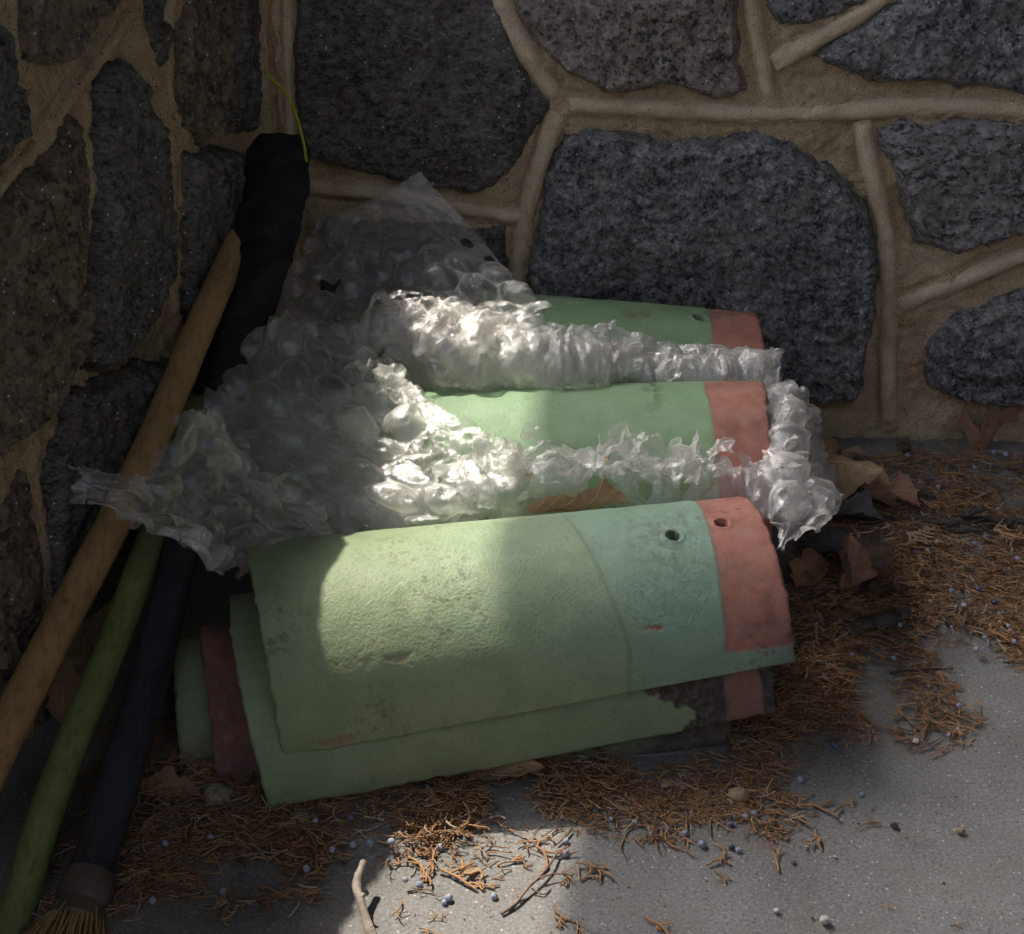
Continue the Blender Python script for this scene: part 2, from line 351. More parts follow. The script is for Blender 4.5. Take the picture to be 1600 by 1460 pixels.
# ---------------------------------------------------------------- stone walls
WH = .51
def to3(F, sz, d):
    a, t, n = F; return a + np.outer(sz[:, 0], t) + np.outer(sz[:, 1], [0, 0, 1.]) + np.outer(d, n)
def make_wall(Fr, label, s0, s1, ext, stones, beads, face=0.0, WH=.51, bmat='bead', bk=1.0):
    a, t, n = Fr
    root = empty('stone_wall', a + t * (s0 + s1) / 2 - n * .1); tag(root, label, 'wall')
    # mortar face
    ns, nz = int((s1 - s0) / .003), int(WH / .003)
    S, Z = np.meshgrid(np.linspace(s0, s1, ns), np.linspace(0, WH, nz), indexing='ij'); sz = np.stack([S.ravel(), Z.ravel()], 1)
    P = to3(Fr, sz, np.zeros(len(sz)))
    d = .0050 * fbm(P, 22, 5, 5) + .0022 * fbm(P, 150, 4, 9, .65) + face
    db = np.full(len(sz), 9.)
    for px, r_ in beads:
        pl = np.array([onwall(Fr, x, y) for x, y in px])
        for q in range(len(pl) - 1):
            e = pl[q + 1] - pl[q]; tt = np.clip(((sz - pl[q]) @ e) / (e @ e), 0, 1); db = np.minimum(db, np.linalg.norm(sz - pl[q] - tt[:, None] * e, axis=1))
    d = d + .0045 * np.exp(-np.maximum(0, db - .010) / .012) - .0042 * np.exp(-((db - .0112) / .0022) ** 2); d = np.maximum(d, -.011)
    # slight swelling of mortar beside the beads
    V = to3(Fr, sz, d); build('mortar', V, gridF(ns, nz), M['mortar'], root)
    # core of the wall
    e0, e1 = ext; c = []
    for s_ in (e0, e1):
        for dd in (-.012, -.30):
            for z in (-.1, WH - .006): c.append(a + t * s_ + n * dd + np.array([0, 0, z]))
    build('core', c, [(0, 1, 3, 2), (4, 6, 7, 5), (0, 4, 5, 1), (2, 3, 7, 6), (0, 2, 6, 4), (1, 5, 7, 3)], M['mortar'], root, smooth=False)
    for k, (px, mat, hgt, sd) in enumerate(stones):
        poly = np.array([onwall(Fr, x, y) if not isinstance(x, str) else None for x, y in px]); poly[:, 1] = np.clip(poly[:, 1], .004, WH - .012)
        lo, hi = poly.min(0) - .008, poly.max(0) + .008; n0, n1 = max(8, int((hi[0] - lo[0]) / .0021)), max(8, int((hi[1] - lo[1]) / .0021))
        S, Z = np.meshgrid(np.linspace(lo[0], hi[0], n0), np.linspace(lo[1], hi[1], n1), indexing='ij'); sz = np.stack([S.ravel(), Z.ravel()], 1)
        P3 = np.c_[sz, np.full(len(sz), sd * 1.7)]
        dd = sdpoly(sz, poly) + .0025 + .0034 * fbm(P3, 34, 5, sd, .62)
        edge = np.clip(dd / .009, -1, 1); prof = np.where(edge > 0, 1 - (1 - edge) ** 2.2, edge * 1.5)
        rough = .015 * facets(sz + .012 * np.stack([noise(P3, 20, 3), noise(P3, 20, 4)], 1), .075, sd) + .0050 * facets(sz, .018, sd + 7) + .0022 * fbm(P3, 130, 4, sd + 2, .6) + .005 * fbm(P3, 9, 3, sd + 5)
        h = face + prof * hgt + rough * np.clip(edge, 0, 1) - .003
        V = to3(Fr, sz, h); keep = dd > -.006
        Fc = gridF(n0, n1, keep); V2, F2, _ = compact(V, Fc); build('stone', V2, F2, M[mat], root)
    for k, (px, r) in enumerate(beads):
        r = r * bk
        pl = np.array([onwall(Fr, x, y) for x, y in px]); pl[:, 1] = np.clip(pl[:, 1], .0, WH)
        L = np.linalg.norm(np.diff(pl, axis=0), axis=1).sum(); q = smoothline(pl, max(20, int(L / .004)))
        T = np.gradient(q, axis=0); T /= np.linalg.norm(T, axis=1)[:, None]; N = np.stack([-T[:, 1], T[:, 0]], 1)
        m = 15; th = np.linspace(-1, 1, m); rows = []; rr = r * (1 + .10 * noise(np.c_[q, q[:, :1] * 0], 40, k)); tp = np.clip(np.minimum(np.arange(len(q)), np.arange(len(q))[::-1]) / 2.5 + .35, 0, 1)
        V = []; D = []
        for u in th:
            V.append(q + N * (u * rr)[:, None]); D.append((np.maximum(0, 1 - abs(u) ** 2.4) ** .75 * r * .95 * tp) - .003 * (abs(u) > .99) + face)
        V = np.stack(V, 1).reshape(-1, 2); D = np.stack(D, 1).ravel(); P3 = np.c_[V, V[:, :1] * 0 + k]
        D = D + .0016 * fbm(P3, 70, 4, k) - .0030 * np.clip(fbm(P3, 45, 4, k + 60) - .55, 0, 1) + .002
        build('mortar_bead', to3(Fr, V, D), gridF(len(q), m), M[bmat], root)
    return root
T_ = -280
SB = [
 ([(458, T_), (735, T_), (765, -60), (790, 30), (822, 100), (862, 158), (832, 205), (790, 270), (745, 298), (650, 288), (560, 262), (478, 243), (462, 120)], 'granite_dark', .010, 1),
 ([(800, T_), (815, -60), (812, 28), (850, 80), (881, 109), (941, 138), (990, 141), (1049, 133), (1124, 151), (1170, 139), (1154, 75), (1148, -40), (1140, T_)], 'granite_pink', .009, 2),
 ([(1195, -40), (1203, 10), (1217, 36), (1262, 36), (1345, 6), (1420, -60), (1400, T_), (1195, T_)], 'granite_blue', .007, 3),
 ([(1268, 86), (1337, 112), (1394, 126), (1440, 128), (1491, 137), (1525, 124), (1600, 142), (1700, 150), (1780, 120), (1800, -120), (1560, -130), (1450, -20), (1382, 14), (1320, 50)], 'granite_blue', .012, 4),
 ([(878, 208), (920, 200), (960, 207), (1050, 222), (1110, 214), (1180, 208), (1240, 224), (1290, 250), (1330, 290), (1355, 330), (1368, 400), (1365, 480), (1352, 560), (1335, 620), (1200, 620), (1050, 600), (900, 560), (850, 470), (825, 430), (835, 360), (850, 290)], 'granite_blue', .020, 5),
 ([(1372, 200), (1420, 185), (1500, 182), (1600, 192), (1720, 200), (1790, 240), (1700, 320), (1600, 364), (1540, 380), (1495, 393), (1430, 378), (1415, 340), (1398, 290)], 'granite_grey', .007, 6),
 ([(1700, 420), (1600, 448), (1540, 470), (1480, 500), (1448, 545), (1452, 600), (1500, 622), (1560, 632), (1700, 636), (1790, 560)], 'granite_blue', .014, 7),
 ([(500, 345), (640, 345), (790, 355), (795, 440), (790, 600), (500, 600)], 'granite_dark', .008, 8),
 ([(1850, 200), (2100, 190), (2150, 400), (1900, 430), (1840, 330)], 'granite_pink', .012, 9),
 ([(1860, -200), (2120, -200), (2120, 130), (1860, 130)], 'granite_grey', .012, 10),
 ([(1850, 480), (2150, 470), (2150, 660), (1850, 640)], 'granite_dark', .012, 11)]
BB = [([(760, T_), (768, -60), (790, 20), (826, 85), (872, 152)], .0100), ([(882, 162), (950, 165), (1050, 170), (1180, 174), (1330, 173), (1450, 162), (1600, 170), (1850, 165), (2150, 165)], .0088),
      ([(1160, T_), (1170, -20), (1184, 60), (1203, 158)], .0082), ([(1207, 98), (1270, 62), (1330, 28), (1400, -25), (1480, -110), (1500, -260)], .0088),
      ([(1346, 186), (1362, 270), (1380, 350), (1388, 440), (1386, 560), (1388, 660)], .0090), ([(1396, 478), (1450, 456), (1520, 428), (1600, 396), (1720, 350), (1820, 300)], .0085),
      ([(872, 172), (852, 226), (832, 290), (816, 370), (806, 470), (804, 560)], .0098), ([(480, 290), (600, 300), (720, 322), (826, 340)], .0085),
      ([(452, T_), (450, 0), (455, 240), (470, 560)], .006), ([(432, T_), (428, 0), (436, 240), (455, 560)], .0075), ([(1830, T_), (1835, 200), (1830, 660)], .009)]
SL = [
 ([(17, T_), (150, T_), (157, 0), (130, 38), (106, 82), (79, 103), (17, 96), (10, 0)], 'granite_brown', .010, 21),
 ([(185, 92), (209, 120), (219, 164), (240, 205), (243, 274), (257, 377), (253, 421), (225, 500), (165, 572), (118, 582), (118, 500), (120, 428), (133, 377), (139, 253), (140, 130)], 'granite_dark', .012, 22),
 ([(103, 175), (116, 219), (118, 308), (103, 450), (96, 535), (51, 632), (0, 690), (-60, 740), (-80, 330), (0, 310), (31, 274), (51, 246)], 'granite_brown', .010, 23),
 ([(85, 622), (130, 598), (200, 570), (290, 560), (380, 640), (400, 690), (200, 900), (70, 1000), (62, 850), (55, 720)], 'granite_dark', .012, 24),
 ([(-10, 790), (24, 740), (40, 800), (52, 880), (30, 1050), (-40, 1060)], 'granite_brown', .008, 25),
 ([(274, T_), (340, T_), (345, 0), (344, 190), (310, 226), (274, 200), (268, 60)], 'granite_brown', .006, 26),
 ([(352, T_), (388, T_), (390, 0), (390, 200), (352, 205)], 'granite_dark', .008, 27),
 ([(276, 240), (370, 236), (388, 330), (392, 480), (380, 560), (300, 545), (272, 480)], 'granite_dark', .010, 28),
 ([(204, T_), (246, T_), (250, 0), (252, 60), (240, 104), (214, 50)], 'granite_dark', .008, 29),
 ([(-80, 290), (-80, 40), (-10, 40), (8, 130), (14, 220)], 'granite_dark', .010, 30)]
BL = [([(196, T_), (194, 10), (150, 90), (103, 150), (50, 225), (-10, 290), (-70, 350)], .0085), ([(198, 30), (225, 85), (248, 150), (256, 200), (262, 300), (264, 380), (266, 520)], .008),
      ([(258, T_), (258, 0), (258, 190)], .007), ([(8, T_), (12, 0), (16, 120), (27, 232)], .0075), ([(127, 140), (124, 300), (118, 430), (110, 560), (62, 640), (20, 690), (-40, 760)], .0085),
      ([(38, 692), (50, 790), (64, 900), (66, 1050)], .008), ([(408, T_), (405, 0), (414, 240), (440, 560)], .009)]
make_wall(FB, 'back stone wall of dark granite boulders with raised tan mortar beads, behind the tiles', -.02, 1.02, (-.32, 2.4), SB, BB)
LEN_L = float(np.linalg.norm(WL1 - WL0))
make_wall(FL, 'shadowed left stone wall running toward the viewer behind the leaning poles', -.35, LEN_L, (-1.7, LEN_L + .0), SL, BL, WH=.53, bmat='mortar', bk=.72)
# porch roof, the house wall beyond the right edge, and added unseen light blockers
e0 = np.array([.030, .80, 0]); e1 = np.array([.082, 1.11, 0]); ed = (e1 - e0) / np.linalg.norm(e1 - e0); RZ = 2.5
sx, sy = SUN.x / SUN.z, SUN.y / SUN.z
def eave(k): p = e0 + ed * k; return np.array([p[0] + sx * RZ, p[1] + sy * RZ])
A_, B_ = eave(-2.9), eave(3.6)
c = [(A_[0], A_[1], RZ), (5.0, A_[1], RZ), (5.0, B_[1], RZ), (B_[0], B_[1], RZ)]; c += [(x, y, RZ + .12) for x, y, _ in c]
roof = empty('porch_roof', (1.5, 0, RZ)); tag(roof, 'dark board porch roof overhead whose eave shades the tiles', 'roof')
build('roof_deck', c, [(0, 3, 2, 1), (4, 5, 6, 7), (0, 1, 5, 4), (1, 2, 6, 5), (2, 3, 7, 6), (3, 0, 4, 7)], M['roof'], roof, smooth=False)
V, F = boxVF((2.6, -5, -.2), (2.8, 5, RZ)); tag(build('unseen_wall', V, F, M['render'], smooth=False), 'dim plastered house wall beyond the right edge of the patio', 'wall')
V, F = boxVF((-.55, -2.2, -.2), (2.59, -2.0, RZ)); tag(build('unseen_wall', V, F, M['render'], smooth=False), 'dim unseen wall added behind the viewer to block front sky light', 'wall')  # added out of view to keep front sky light off the left side

V, F = boxVF((-.98, -.42, -.2), (-.62, .30, RZ)); tag(build('light_blocker', V, F, M['roof'], smooth=False), 'dark square pier added out of view at the near end of the left wall to cut light', 'blocker')  # unseen block added to shade the left side from front-left sky

# ---------------------------------------------------------------- barrel tiles
def make_tile(label, Lc, Rc, rl, rr, pf, pb, thick=.011, skl=0.0, skr=0.0, skc=0.0, pfr=None, clay=None, soot=None, teal=None, holes=(), chips=None, res=.0016, seed=0, group='green glazed roof tiles in the pile'):
    Lc, Rc = np.array(Lc, float), np.array(Rc, float); ax = Rc - Lc; ln = np.linalg.norm(ax); a = ax / ln
    n = np.array([-a[1], a[0], 0]); n /= np.linalg.norm(n); u = np.cross(a, n)
    nu = int(ln / res); arc = (pf + pb) * max(rl, rr); nv = int(arc / res)
    T, TH = np.meshgrid(np.linspace(0, 1, nu), np.linspace(-pf, pb, nv), indexing='ij'); t, th = T.ravel(), TH.ravel()
    r = rl + (rr - rl) * t; arcp = np.stack([t * ln, th * r, t * 0 + seed * 3.1], 1)
    th = np.where(th < 0, th * (1 + ((pfr or pf) / pf - 1) * t), th)
    # uneven cut edges
    et = np.minimum(t, 1 - t) * ln; e1 = np.exp(-et / .004) * (.0005 * fbm(arcp, 160, 4, seed) - .0010 * (noise(arcp, 150, seed + 2) > .62))
    es = np.minimum(th + pf, pb - th) * r; e2 = np.exp(-es / .005) * (.0016 * fbm(arcp, 60, 4, seed + 3) - .0012 * (noise(arcp, 120, seed + 8) > .45))
    r_out = r + .0005 * fbm(arcp, 12, 2, seed + 5) + .0002 * fbm(arcp, 70, 2, seed + 6) - .0011 * np.exp(-np.minimum(es, et) / .0009) - .0014 * (fbm(arcp, 130, 3, seed + 31) > .5) * np.exp(-np.minimum(es, et) / .0015)
    th2 = th + np.where(th < 0, 1, -1) * e2 / r; tt = t * ln + np.where(t < .5, 1, -1) * e1
    cf, cs = np.cos(th2), np.sin(th2)
    tt = tt + (1 - t) * (skl * cs + skc * cf) + t * skr * cs
    cl = np.zeros(len(t)) if clay is None else clay(t, th, arcp); so_ = np.zeros(len(t)) if soot is None else soot(t, th, arcp); te = np.zeros(len(t)) if teal is None else teal(t, th, arcp)
    r_out = r_out - .0007 * np.clip(cl, 0, 1)
    dep = np.zeros(len(t)); keep = np.ones(len(t), bool)
    for (ht, hth, hr) in holes:
        dd = np.hypot((t - ht) * ln, (th - hth) * r) + .0004 * noise(arcp, 300, 4)
        dep = dep + np.where(dd < hr, .0105, 0) - .0010 * np.exp(-((dd - hr * 1.45) / (hr * .3)) ** 2); so_ = np.maximum(so_, np.where(dd < hr * 1.05, .85, .0))  # nail holes tinted dark inside to paint in their shade
    cen = Lc + np.outer(tt, a); rad = np.outer(cf, u) + np.outer(cs, n)
    Vo = cen + rad * (r_out - dep)[:, None]; Vi = cen + rad * (r - thick)[:, None]
    F = gridF(nu, nv)[:, ::-1]; N = nu * nv; idx = np.arange(N).reshape(nu, nv)
    bo = np.r_[idx[:, 0], idx[-1, 1:], idx[-2::-1, -1], idx[0, -2:0:-1]]; nx = np.roll(bo, -1)
    rim = np.stack([bo, nx, nx + N, bo + N], 1)
    # clay body shows on the broken rim and inside
    V = np.r_[Vo, Vi]; Fi = gridF(nu, nv) + N; FF = np.r_[F, Fi, rim]
    at = {'clay': np.r_[cl, np.ones(N) * .9], 'soot': np.r_[so_, np.ones(N) * .25], 'teal': np.r_[te, np.zeros(N)]}
    at['fresh'] = np.full(2 * N, .6 if seed in (6, 8) else 0.)
    low = V[V[:, 2].argmin()]
    o = build('roof_tile', V, FF, M['tile'], attrs=at, origin=(low[0], low[1], low[2])); tag(o, label, 'roof tile', group); return o
sst = lambda x, a, b: np.clip((x - a) / (b - a), 0, 1)
def endclay(edge, wob=.018, slope=0.0, sd=0):
    return lambda t, th, p: sst(t + wob * fbm(p, 16, 4, sd) * .8 + slope * th, edge, edge + .006)
# A: top tile of the front stack
def clayA(t, th, p):
    c = sst(t + .008 * fbm(p, 14, 4, 3) - .012 * np.cos(th * 2.2) - .010 * sst(th, -.3, .9), .872, .877)
    c = c * sst(th + .04 * noise(p, 20, 9), -1.30, -1.27)
    chip = sst(.006 - np.hypot((t - .10) * .16, (th + 1.60) * .12) + .004 * fbm(p, 70, 4, 5), 0, .002)
    sc1 = sst(.0014 - np.hypot((t - .745) * .06, (th + 1.02) * .09 + (t - .745) * .03) + .0016 * fbm(p, 120, 3, 2), .0, .001)
    edge_ = sst(noise(p, 140, 4) + 1.6 - (1 - t) * 350, .3, .9) * .8
    strip = sst(fbm(p, 150, 4, 8, .7) - abs((th + 1.0) / .09) * .6 - abs((t - .21) / .05) * .4,   .0, .25) * .28
    return np.clip(np.maximum.reduce([c, chip * .7, sc1, strip]), 0, 1)
def sootA(t, th, p):
    s = .55 * np.exp(-(((t - .80) / .075) ** 2 + ((th + .30) / .42) ** 2)) * sst(fbm(p, 180, 4, 6, .7), -.35, .9)
    s2 = .8 * sst(fbm(p, 26, 4, 12), .42, .62) * sst(t, .88, .9)
    s3 = .5 * sst(t, .90, .99) * sst(-th, 1.0, 1.35)
    ln = .30 * np.exp(-((t - .625 - .05 * sst(-th, -.2, 1.2) - .008 * noise(p, 20, 2)) / .004) ** 2) * sst(-th, -.6, 0)
    return np.clip(s + s2 * .35 + s3 + ln + .45 * sst(fbm(p, 200, 4, 41, .75), .55, .8) * sst(fbm(p, 15, 2, 43), .0, .4), 0, 1)
def tealA(t, th, p): return .10 + .35 * sst(t, .3, .62) + .5 * sst(t + .012 * fbm(p, 12, 3, 2), .610 + .05 * sst(-th, -.2, 1.2), .640 + .09 * sst(-th, -.2, 1.2)) - .25 * sst(-th, .8, 1.5)
make_tile('top tile of the front stack, green glaze with two nail holes and a bare terracotta right end', (-.176, .985, .052), (.181, 1.029, .075), .092, .084, 1.68, 1.45, .010, -.010, -.004,
          clay=clayA, soot=sootA, teal=tealA, pfr=1.45, holes=[(.812, -.24, .0044), (.915, -.14, .0042)], seed=1, res=.0013)
# B: beneath A, with the broken scabby patch
def clayB(t, th, p): return np.maximum(sst(t + .006 * fbm(p, 20, 3, 3), .90, .905) * sst(-t + .01 * fbm(p, 30, 3, 4), -.975, -.97), .0)
def sootB(t, th, p):
    pat = sst(t + .055 * fbm(p, 26, 5, 8, .6) - .16 * sst(-th, 1.0, 1.6) + .03, .70, .706); q = .97
    return np.clip(pat * q * (1 - .75 * clayB(t, th, p)) + .9 * sst(t, .975, .98), 0, 1)
make_tile('green tile nested right under the top front tile, with a dark scabby broken patch', (-.182, .979, .010), (.172, 1.043, .030), .094, .084, 1.63, 1.5, .010, .0, .0, clay=clayB, soot=sootB, teal=lambda t, th, p: t * 0 + .1, seed=2, skc=-.010, pfr=1.55)
make_tile('lowest front tile lying flat on the concrete, its dull end showing under the scabby one', (-.150, .990, -.002), (.146, 1.040, -.002), .083, .075, 1.56, 1.5, .010, 0, 0, clay=None, soot=lambda t, th, p: .45 + .5 * sst(t + .06 * fbm(p, 40, 4, 3), .7, .85), teal=lambda t, th, p: t * 0, seed=3)
make_tile('dark red unglazed tile end sticking out left beneath the front stack', (-.222, .992, -.002), (-.02, 1.02, -.002), .073, .066, 1.56, 1.5, .010, -.006, 0, clay=lambda t, th, p: t * 0 + 1, soot=lambda t, th, p: .25 + .3 * sst(fbm(p, 20, 3, 3), 0, .5), seed=4, res=.002)
make_tile('dull green tile end farthest left under the front stack in the dark', (-.245, 1.0, -.002), (-.05, 1.02, -.002), .061, .056, 1.56, 1.5, .009, -.004, 0, soot=lambda t, th, p: .3 + .2 * sst(fbm(p, 20, 3, 4), 0, .5), seed=5, res=.002)
# F: middle row
def clayF(t, th, p): return sst(t + .006 * fbm(p, 18, 4, 3) - .014 * sst(-th, -.1, .8), .822 + .058, .826 + .058) * sst(.42 - th, -.02, .02)
def sootF(t, th, p):
    s = .8 * np.exp(-(((t - .775 + .01 * th) / .017) ** 2)) * sst(fbm(p, 160, 4, 6, .7), -.3, .5) * sst(th, -.45, .1)
    return np.clip(s + .28 * sst(fbm(p, 45, 4, 12), .45, .8) * sst(t, .83, .85), 0, 1)
make_tile('middle row tile, bright green with a sooty streak and a red clay end, between two bands of bubble wrap', (-.190, 1.226, .060), (.207, 1.203, .077), .090, .092, 1.5, 1.5, .011, 0, 0, clay=clayF, soot=sootF, teal=lambda t, th, p: t * 0 + .08, seed=6)
make_tile('lower tile of the middle row, buried under bubble wrap', (-.18, 1.222, .012), (.185, 1.205, .012), .087, .082, 1.5, 1.5, .010, 0, 0, clay=clayF, seed=7, res=.003)
# G: back row
def clayG(t, th, p): return np.maximum(sst(t + .006 * fbm(p, 18, 4, 5) + .02 * sst(-th, 0, 1), .82, .826), sst(.007 - np.hypot((t - .55) * .26, (th + .12) * .08) + .006 * fbm(p, 110, 4, 5), .003, .006) * .7)
def sootG(t, th, p): return np.clip(.6 * sst(.012 - np.hypot((t - .55) * .26, (th + .12) * .08) + .006 * fbm(p, 90, 4, 15), 0, .01) + .35 * sst(fbm(p, 40, 4, 2), .3, .6) * sst(t, .6, .85), 0, 1)
make_tile('back row tile against the granite wall, green with a short red clay end', (-.030, 1.354, .101), (.214, 1.360, .086), .087, .080, 1.5, 1.35, .011, 0, 0, clay=clayG, soot=sootG, teal=lambda t, th, p: t * 0 + .12, holes=[(.78, -.10, .0050)], seed=8)
make_tile('lower tile of the back row, hidden under bubble wrap by the wall', (-.12, 1.345, .030), (.200, 1.352, .012), .084, .074, 1.5, 1.35, .010, 0, 0, clay=clayF, seed=9, res=.003)

# ---------------------------------------------------------------- bubble wrap
def cubic_grid(G, nu, nv):
    G = np.asarray(G, float); a = np.stack([smoothline(r, nv) for r in G]); return np.stack([smoothline(a[:, j], nu) for j in range(nv)], 1)
def gridnormals(P):
    du = np.gradient(P, axis=0); dv = np.gradient(P, axis=1); n = np.cross(du, dv); n /= np.linalg.norm(n, axis=2)[..., None] + 1e-12
    s = np.sign((n * (C0 - P)).sum(2).mean()); return n * s
def wrap_sheet(G, res=.0018, crumple=.006, bub=.008, pitch=.039, popped=.3, seed=0, torn=.006, bubmask=None, crmask=None, warp=.004):
    P3 = [[uny(*q) for q in row] for row in G]; P3 = np.array(P3)
    Lu = np.linalg.norm(np.diff(P3, axis=0), axis=2).sum(0).max(); Lv = np.linalg.norm(np.diff(P3, axis=1), axis=2).sum(1).max()
    nu, nv = int(Lu / res), int(Lv / res); P = cubic_grid(P3, nu, nv); n = gridnormals(P)
    U, Vv = np.meshgrid(np.linspace(0, Lu, nu), np.linspace(0, Lv, nv), indexing='ij'); uv = np.stack([U, Vv, U * 0 + seed], -1)
    wv = uv + np.stack([fbm(uv, 25, 3, seed + 40), fbm(uv, 25, 3, seed + 41), U * 0], -1) * warp
    w2 = wv[..., :2].reshape(-1, 2); fc = (facets(w2 + .006 * np.stack([noise(uv, 40, 1), noise(uv, 40, 2)], -1).reshape(-1, 2), .030, seed + 90) * 1.1 + facets(w2, .012, seed + 95) * .55 + facets(w2, .0055, seed + 99) * .22).reshape(U.shape)
    d = crumple * (1.5 * fc + .35 * ridge(wv, 26, 3, seed, .5) + .5 * fbm(uv, 10, 2, seed + 3))
    lat = np.stack([fbm(wv, 30, 4, seed + k, .6) for k in (50, 60, 70)], -1) * crumple * .28
    if crmask is not None: cm = crmask(U / Lu, Vv / Lv); d = d * cm; lat = lat * cm[..., None]
    # bubbles on a hex lattice
    b = np.zeros_like(U)
    jj = np.round(wv[..., 1] / (pitch * .866)).astype(int)
    for dj in (-1, 0, 1):
        j = jj + dj; off = (j % 2) * .5; i = np.round(wv[..., 0] / pitch - off).astype(int)
        cx, cy = (i + off) * pitch, j * pitch * .866; r = np.hypot(wv[..., 0] - cx, wv[..., 1] - cy) / (pitch * .44)
        hgt = np.where(_h(i, j, i * 0, seed + 5) > popped, .75 + .25 * _h(i, j, i * 0, seed + 6), .12)
        dome = np.clip(1 - r ** 2.6, 0, 1) ** .55; b = np.maximum(b, dome * hgt * (1 + .22 * noise(wv, 140, seed + 9))); b = np.maximum(b, .34 * np.exp(-((r - .97) / .05) ** 2))
    if bubmask is not None: b = b * bubmask(U / Lu, Vv / Lv)
    Q = P + n * (d + bub * b)[..., None] + lat
    e = np.minimum.reduce([U, Lu - U, Vv, Lv - Vv]); keep = (e + torn * fbm(uv, 55, 4, seed + 8) - torn * .45 > 0)
    keep &= ~(fbm(uv, 17, 3, seed + 77) > .93)
    return Q.reshape(-1, 3), gridF(nu, nv, keep.ravel())
def flaps(centers, size, seed, up=.9, k=9, bend=1.0):
    """torn curled petals of film standing up around the given points"""
    g = np.random.default_rng(seed); VV = []; FF = []; o = 0
    u, v = np.meshgrid(np.linspace(0, 1, k), np.linspace(-1, 1, k), indexing='ij')
    for c in centers:
        s = size * g.uniform(.5, 1.5); d = g.normal(size=3); d[2] = abs(d[2]) * .6 + up; d /= np.linalg.norm(d)
        a = np.cross(d, g.normal(size=3)); a /= np.linalg.norm(a); nrm = np.cross(a, d)
        wdt = (1 - u ** 1.6) ** .6 * g.uniform(.35, .8) * (1 + .25 * np.sin(7 * u + g.uniform(0, 6))); cv = g.uniform(-1.6, 1.6) * bend; c2 = g.uniform(-1.2, 1.2)
        X = v * wdt * s; Y = u * s; Z = s * (.35 * cv * u * u + .45 * c2 * v * v * wdt)
        P = c + X[..., None] * a + Y[..., None] * d + Z[..., None] * nrm
        nn = np.stack([fbm(P, 90, 3, seed + q, .6) for q in (0, 5, 9)], -1); P = P + nn * s * .16
        VV.append(P.reshape(-1, 3)); FF.append(gridF(k, k) + o); o += k * k
    return np.concatenate(VV), np.concatenate(FF)
def domes(centers, r, seed):
    g = np.random.default_rng(seed); VV = []; FF = []; o = 0; k, m = 9, 18
    for c in centers:
        rr = r * g.uniform(.8, 1.15); d = g.normal(size=3); d[1] -= 1.0; d[2] = abs(d[2]) + .3; d /= np.linalg.norm(d); a = np.cross(d, g.normal(size=3)); a /= np.linalg.norm(a); b = np.cross(a, d)
        ph, th = np.meshgrid(np.linspace(0, math.pi / 2, k), np.linspace(0, 2 * math.pi, m), indexing='ij')
        P = c + rr * (np.sin(ph)[..., None] * (np.cos(th)[..., None] * a + np.sin(th)[..., None] * b) + .62 * np.cos(ph)[..., None] * d)
        P = P + np.stack([fbm(P, 85, 3, seed + q, .6) for q in (0, 5, 9)], -1) * rr * .20
        VV.append(P.reshape(-1, 3)); FF.append(gridF(k, m) + o); o += k * m
    return np.concatenate(VV), np.concatenate(FF)
def join(parts):
    V = []; F = []; o = 0
    for v, f in parts: V.append(v); F.append(f + o); o += len(v)
    return np.concatenate(V), np.concatenate(F)
def band(line, n, jx, seed):
    """random points around a pixel polyline of (px, py, depth)"""
    g = np.random.default_rng(seed); L = smoothline(np.array(line, float), 200); P = []
    for _ in range(n):
        q = L[g.integers(0, 200)]; P.append(uny(q[0] + g.normal() * 6, q[1] + g.normal() * jx, q[2] + g.normal() * .006))
    return np.array(P)
def wrap(label, parts, mat='film'):
    V, F = join(parts); V, F, _ = compact(V, F); tag(build('bubble_wrap', V, F, M[mat]), label, 'bubble wrap')

# 1 upper film leaning against the wall, bubbles on its lower left
g1 = [[(500, 345, 1.425), (560, 322, 1.43), (610, 294, 1.435), (658, 268, 1.437)],
      [(466, 400, 1.40), (560, 395, 1.40), (650, 360, 1.41), (742, 362, 1.42)],
      [(445, 460, 1.36), (560, 465, 1.35), (690, 450, 1.345), (815, 448, 1.34)],
      [(430, 560, 1.31), (560, 560, 1.30), (720, 525, 1.30), (868, 494, 1.30)]]
bm1 = lambda u, v: sst(u * 1.1 - v * .8 + .25, .1, .3)
wrap('dark upper sheet of bubble wrap leaning against the back wall with a pointed top corner', [wrap_sheet(g1, crumple=.0012, bub=.011, popped=.15, seed=3, torn=.002, bubmask=bm1)], 'film_thin')
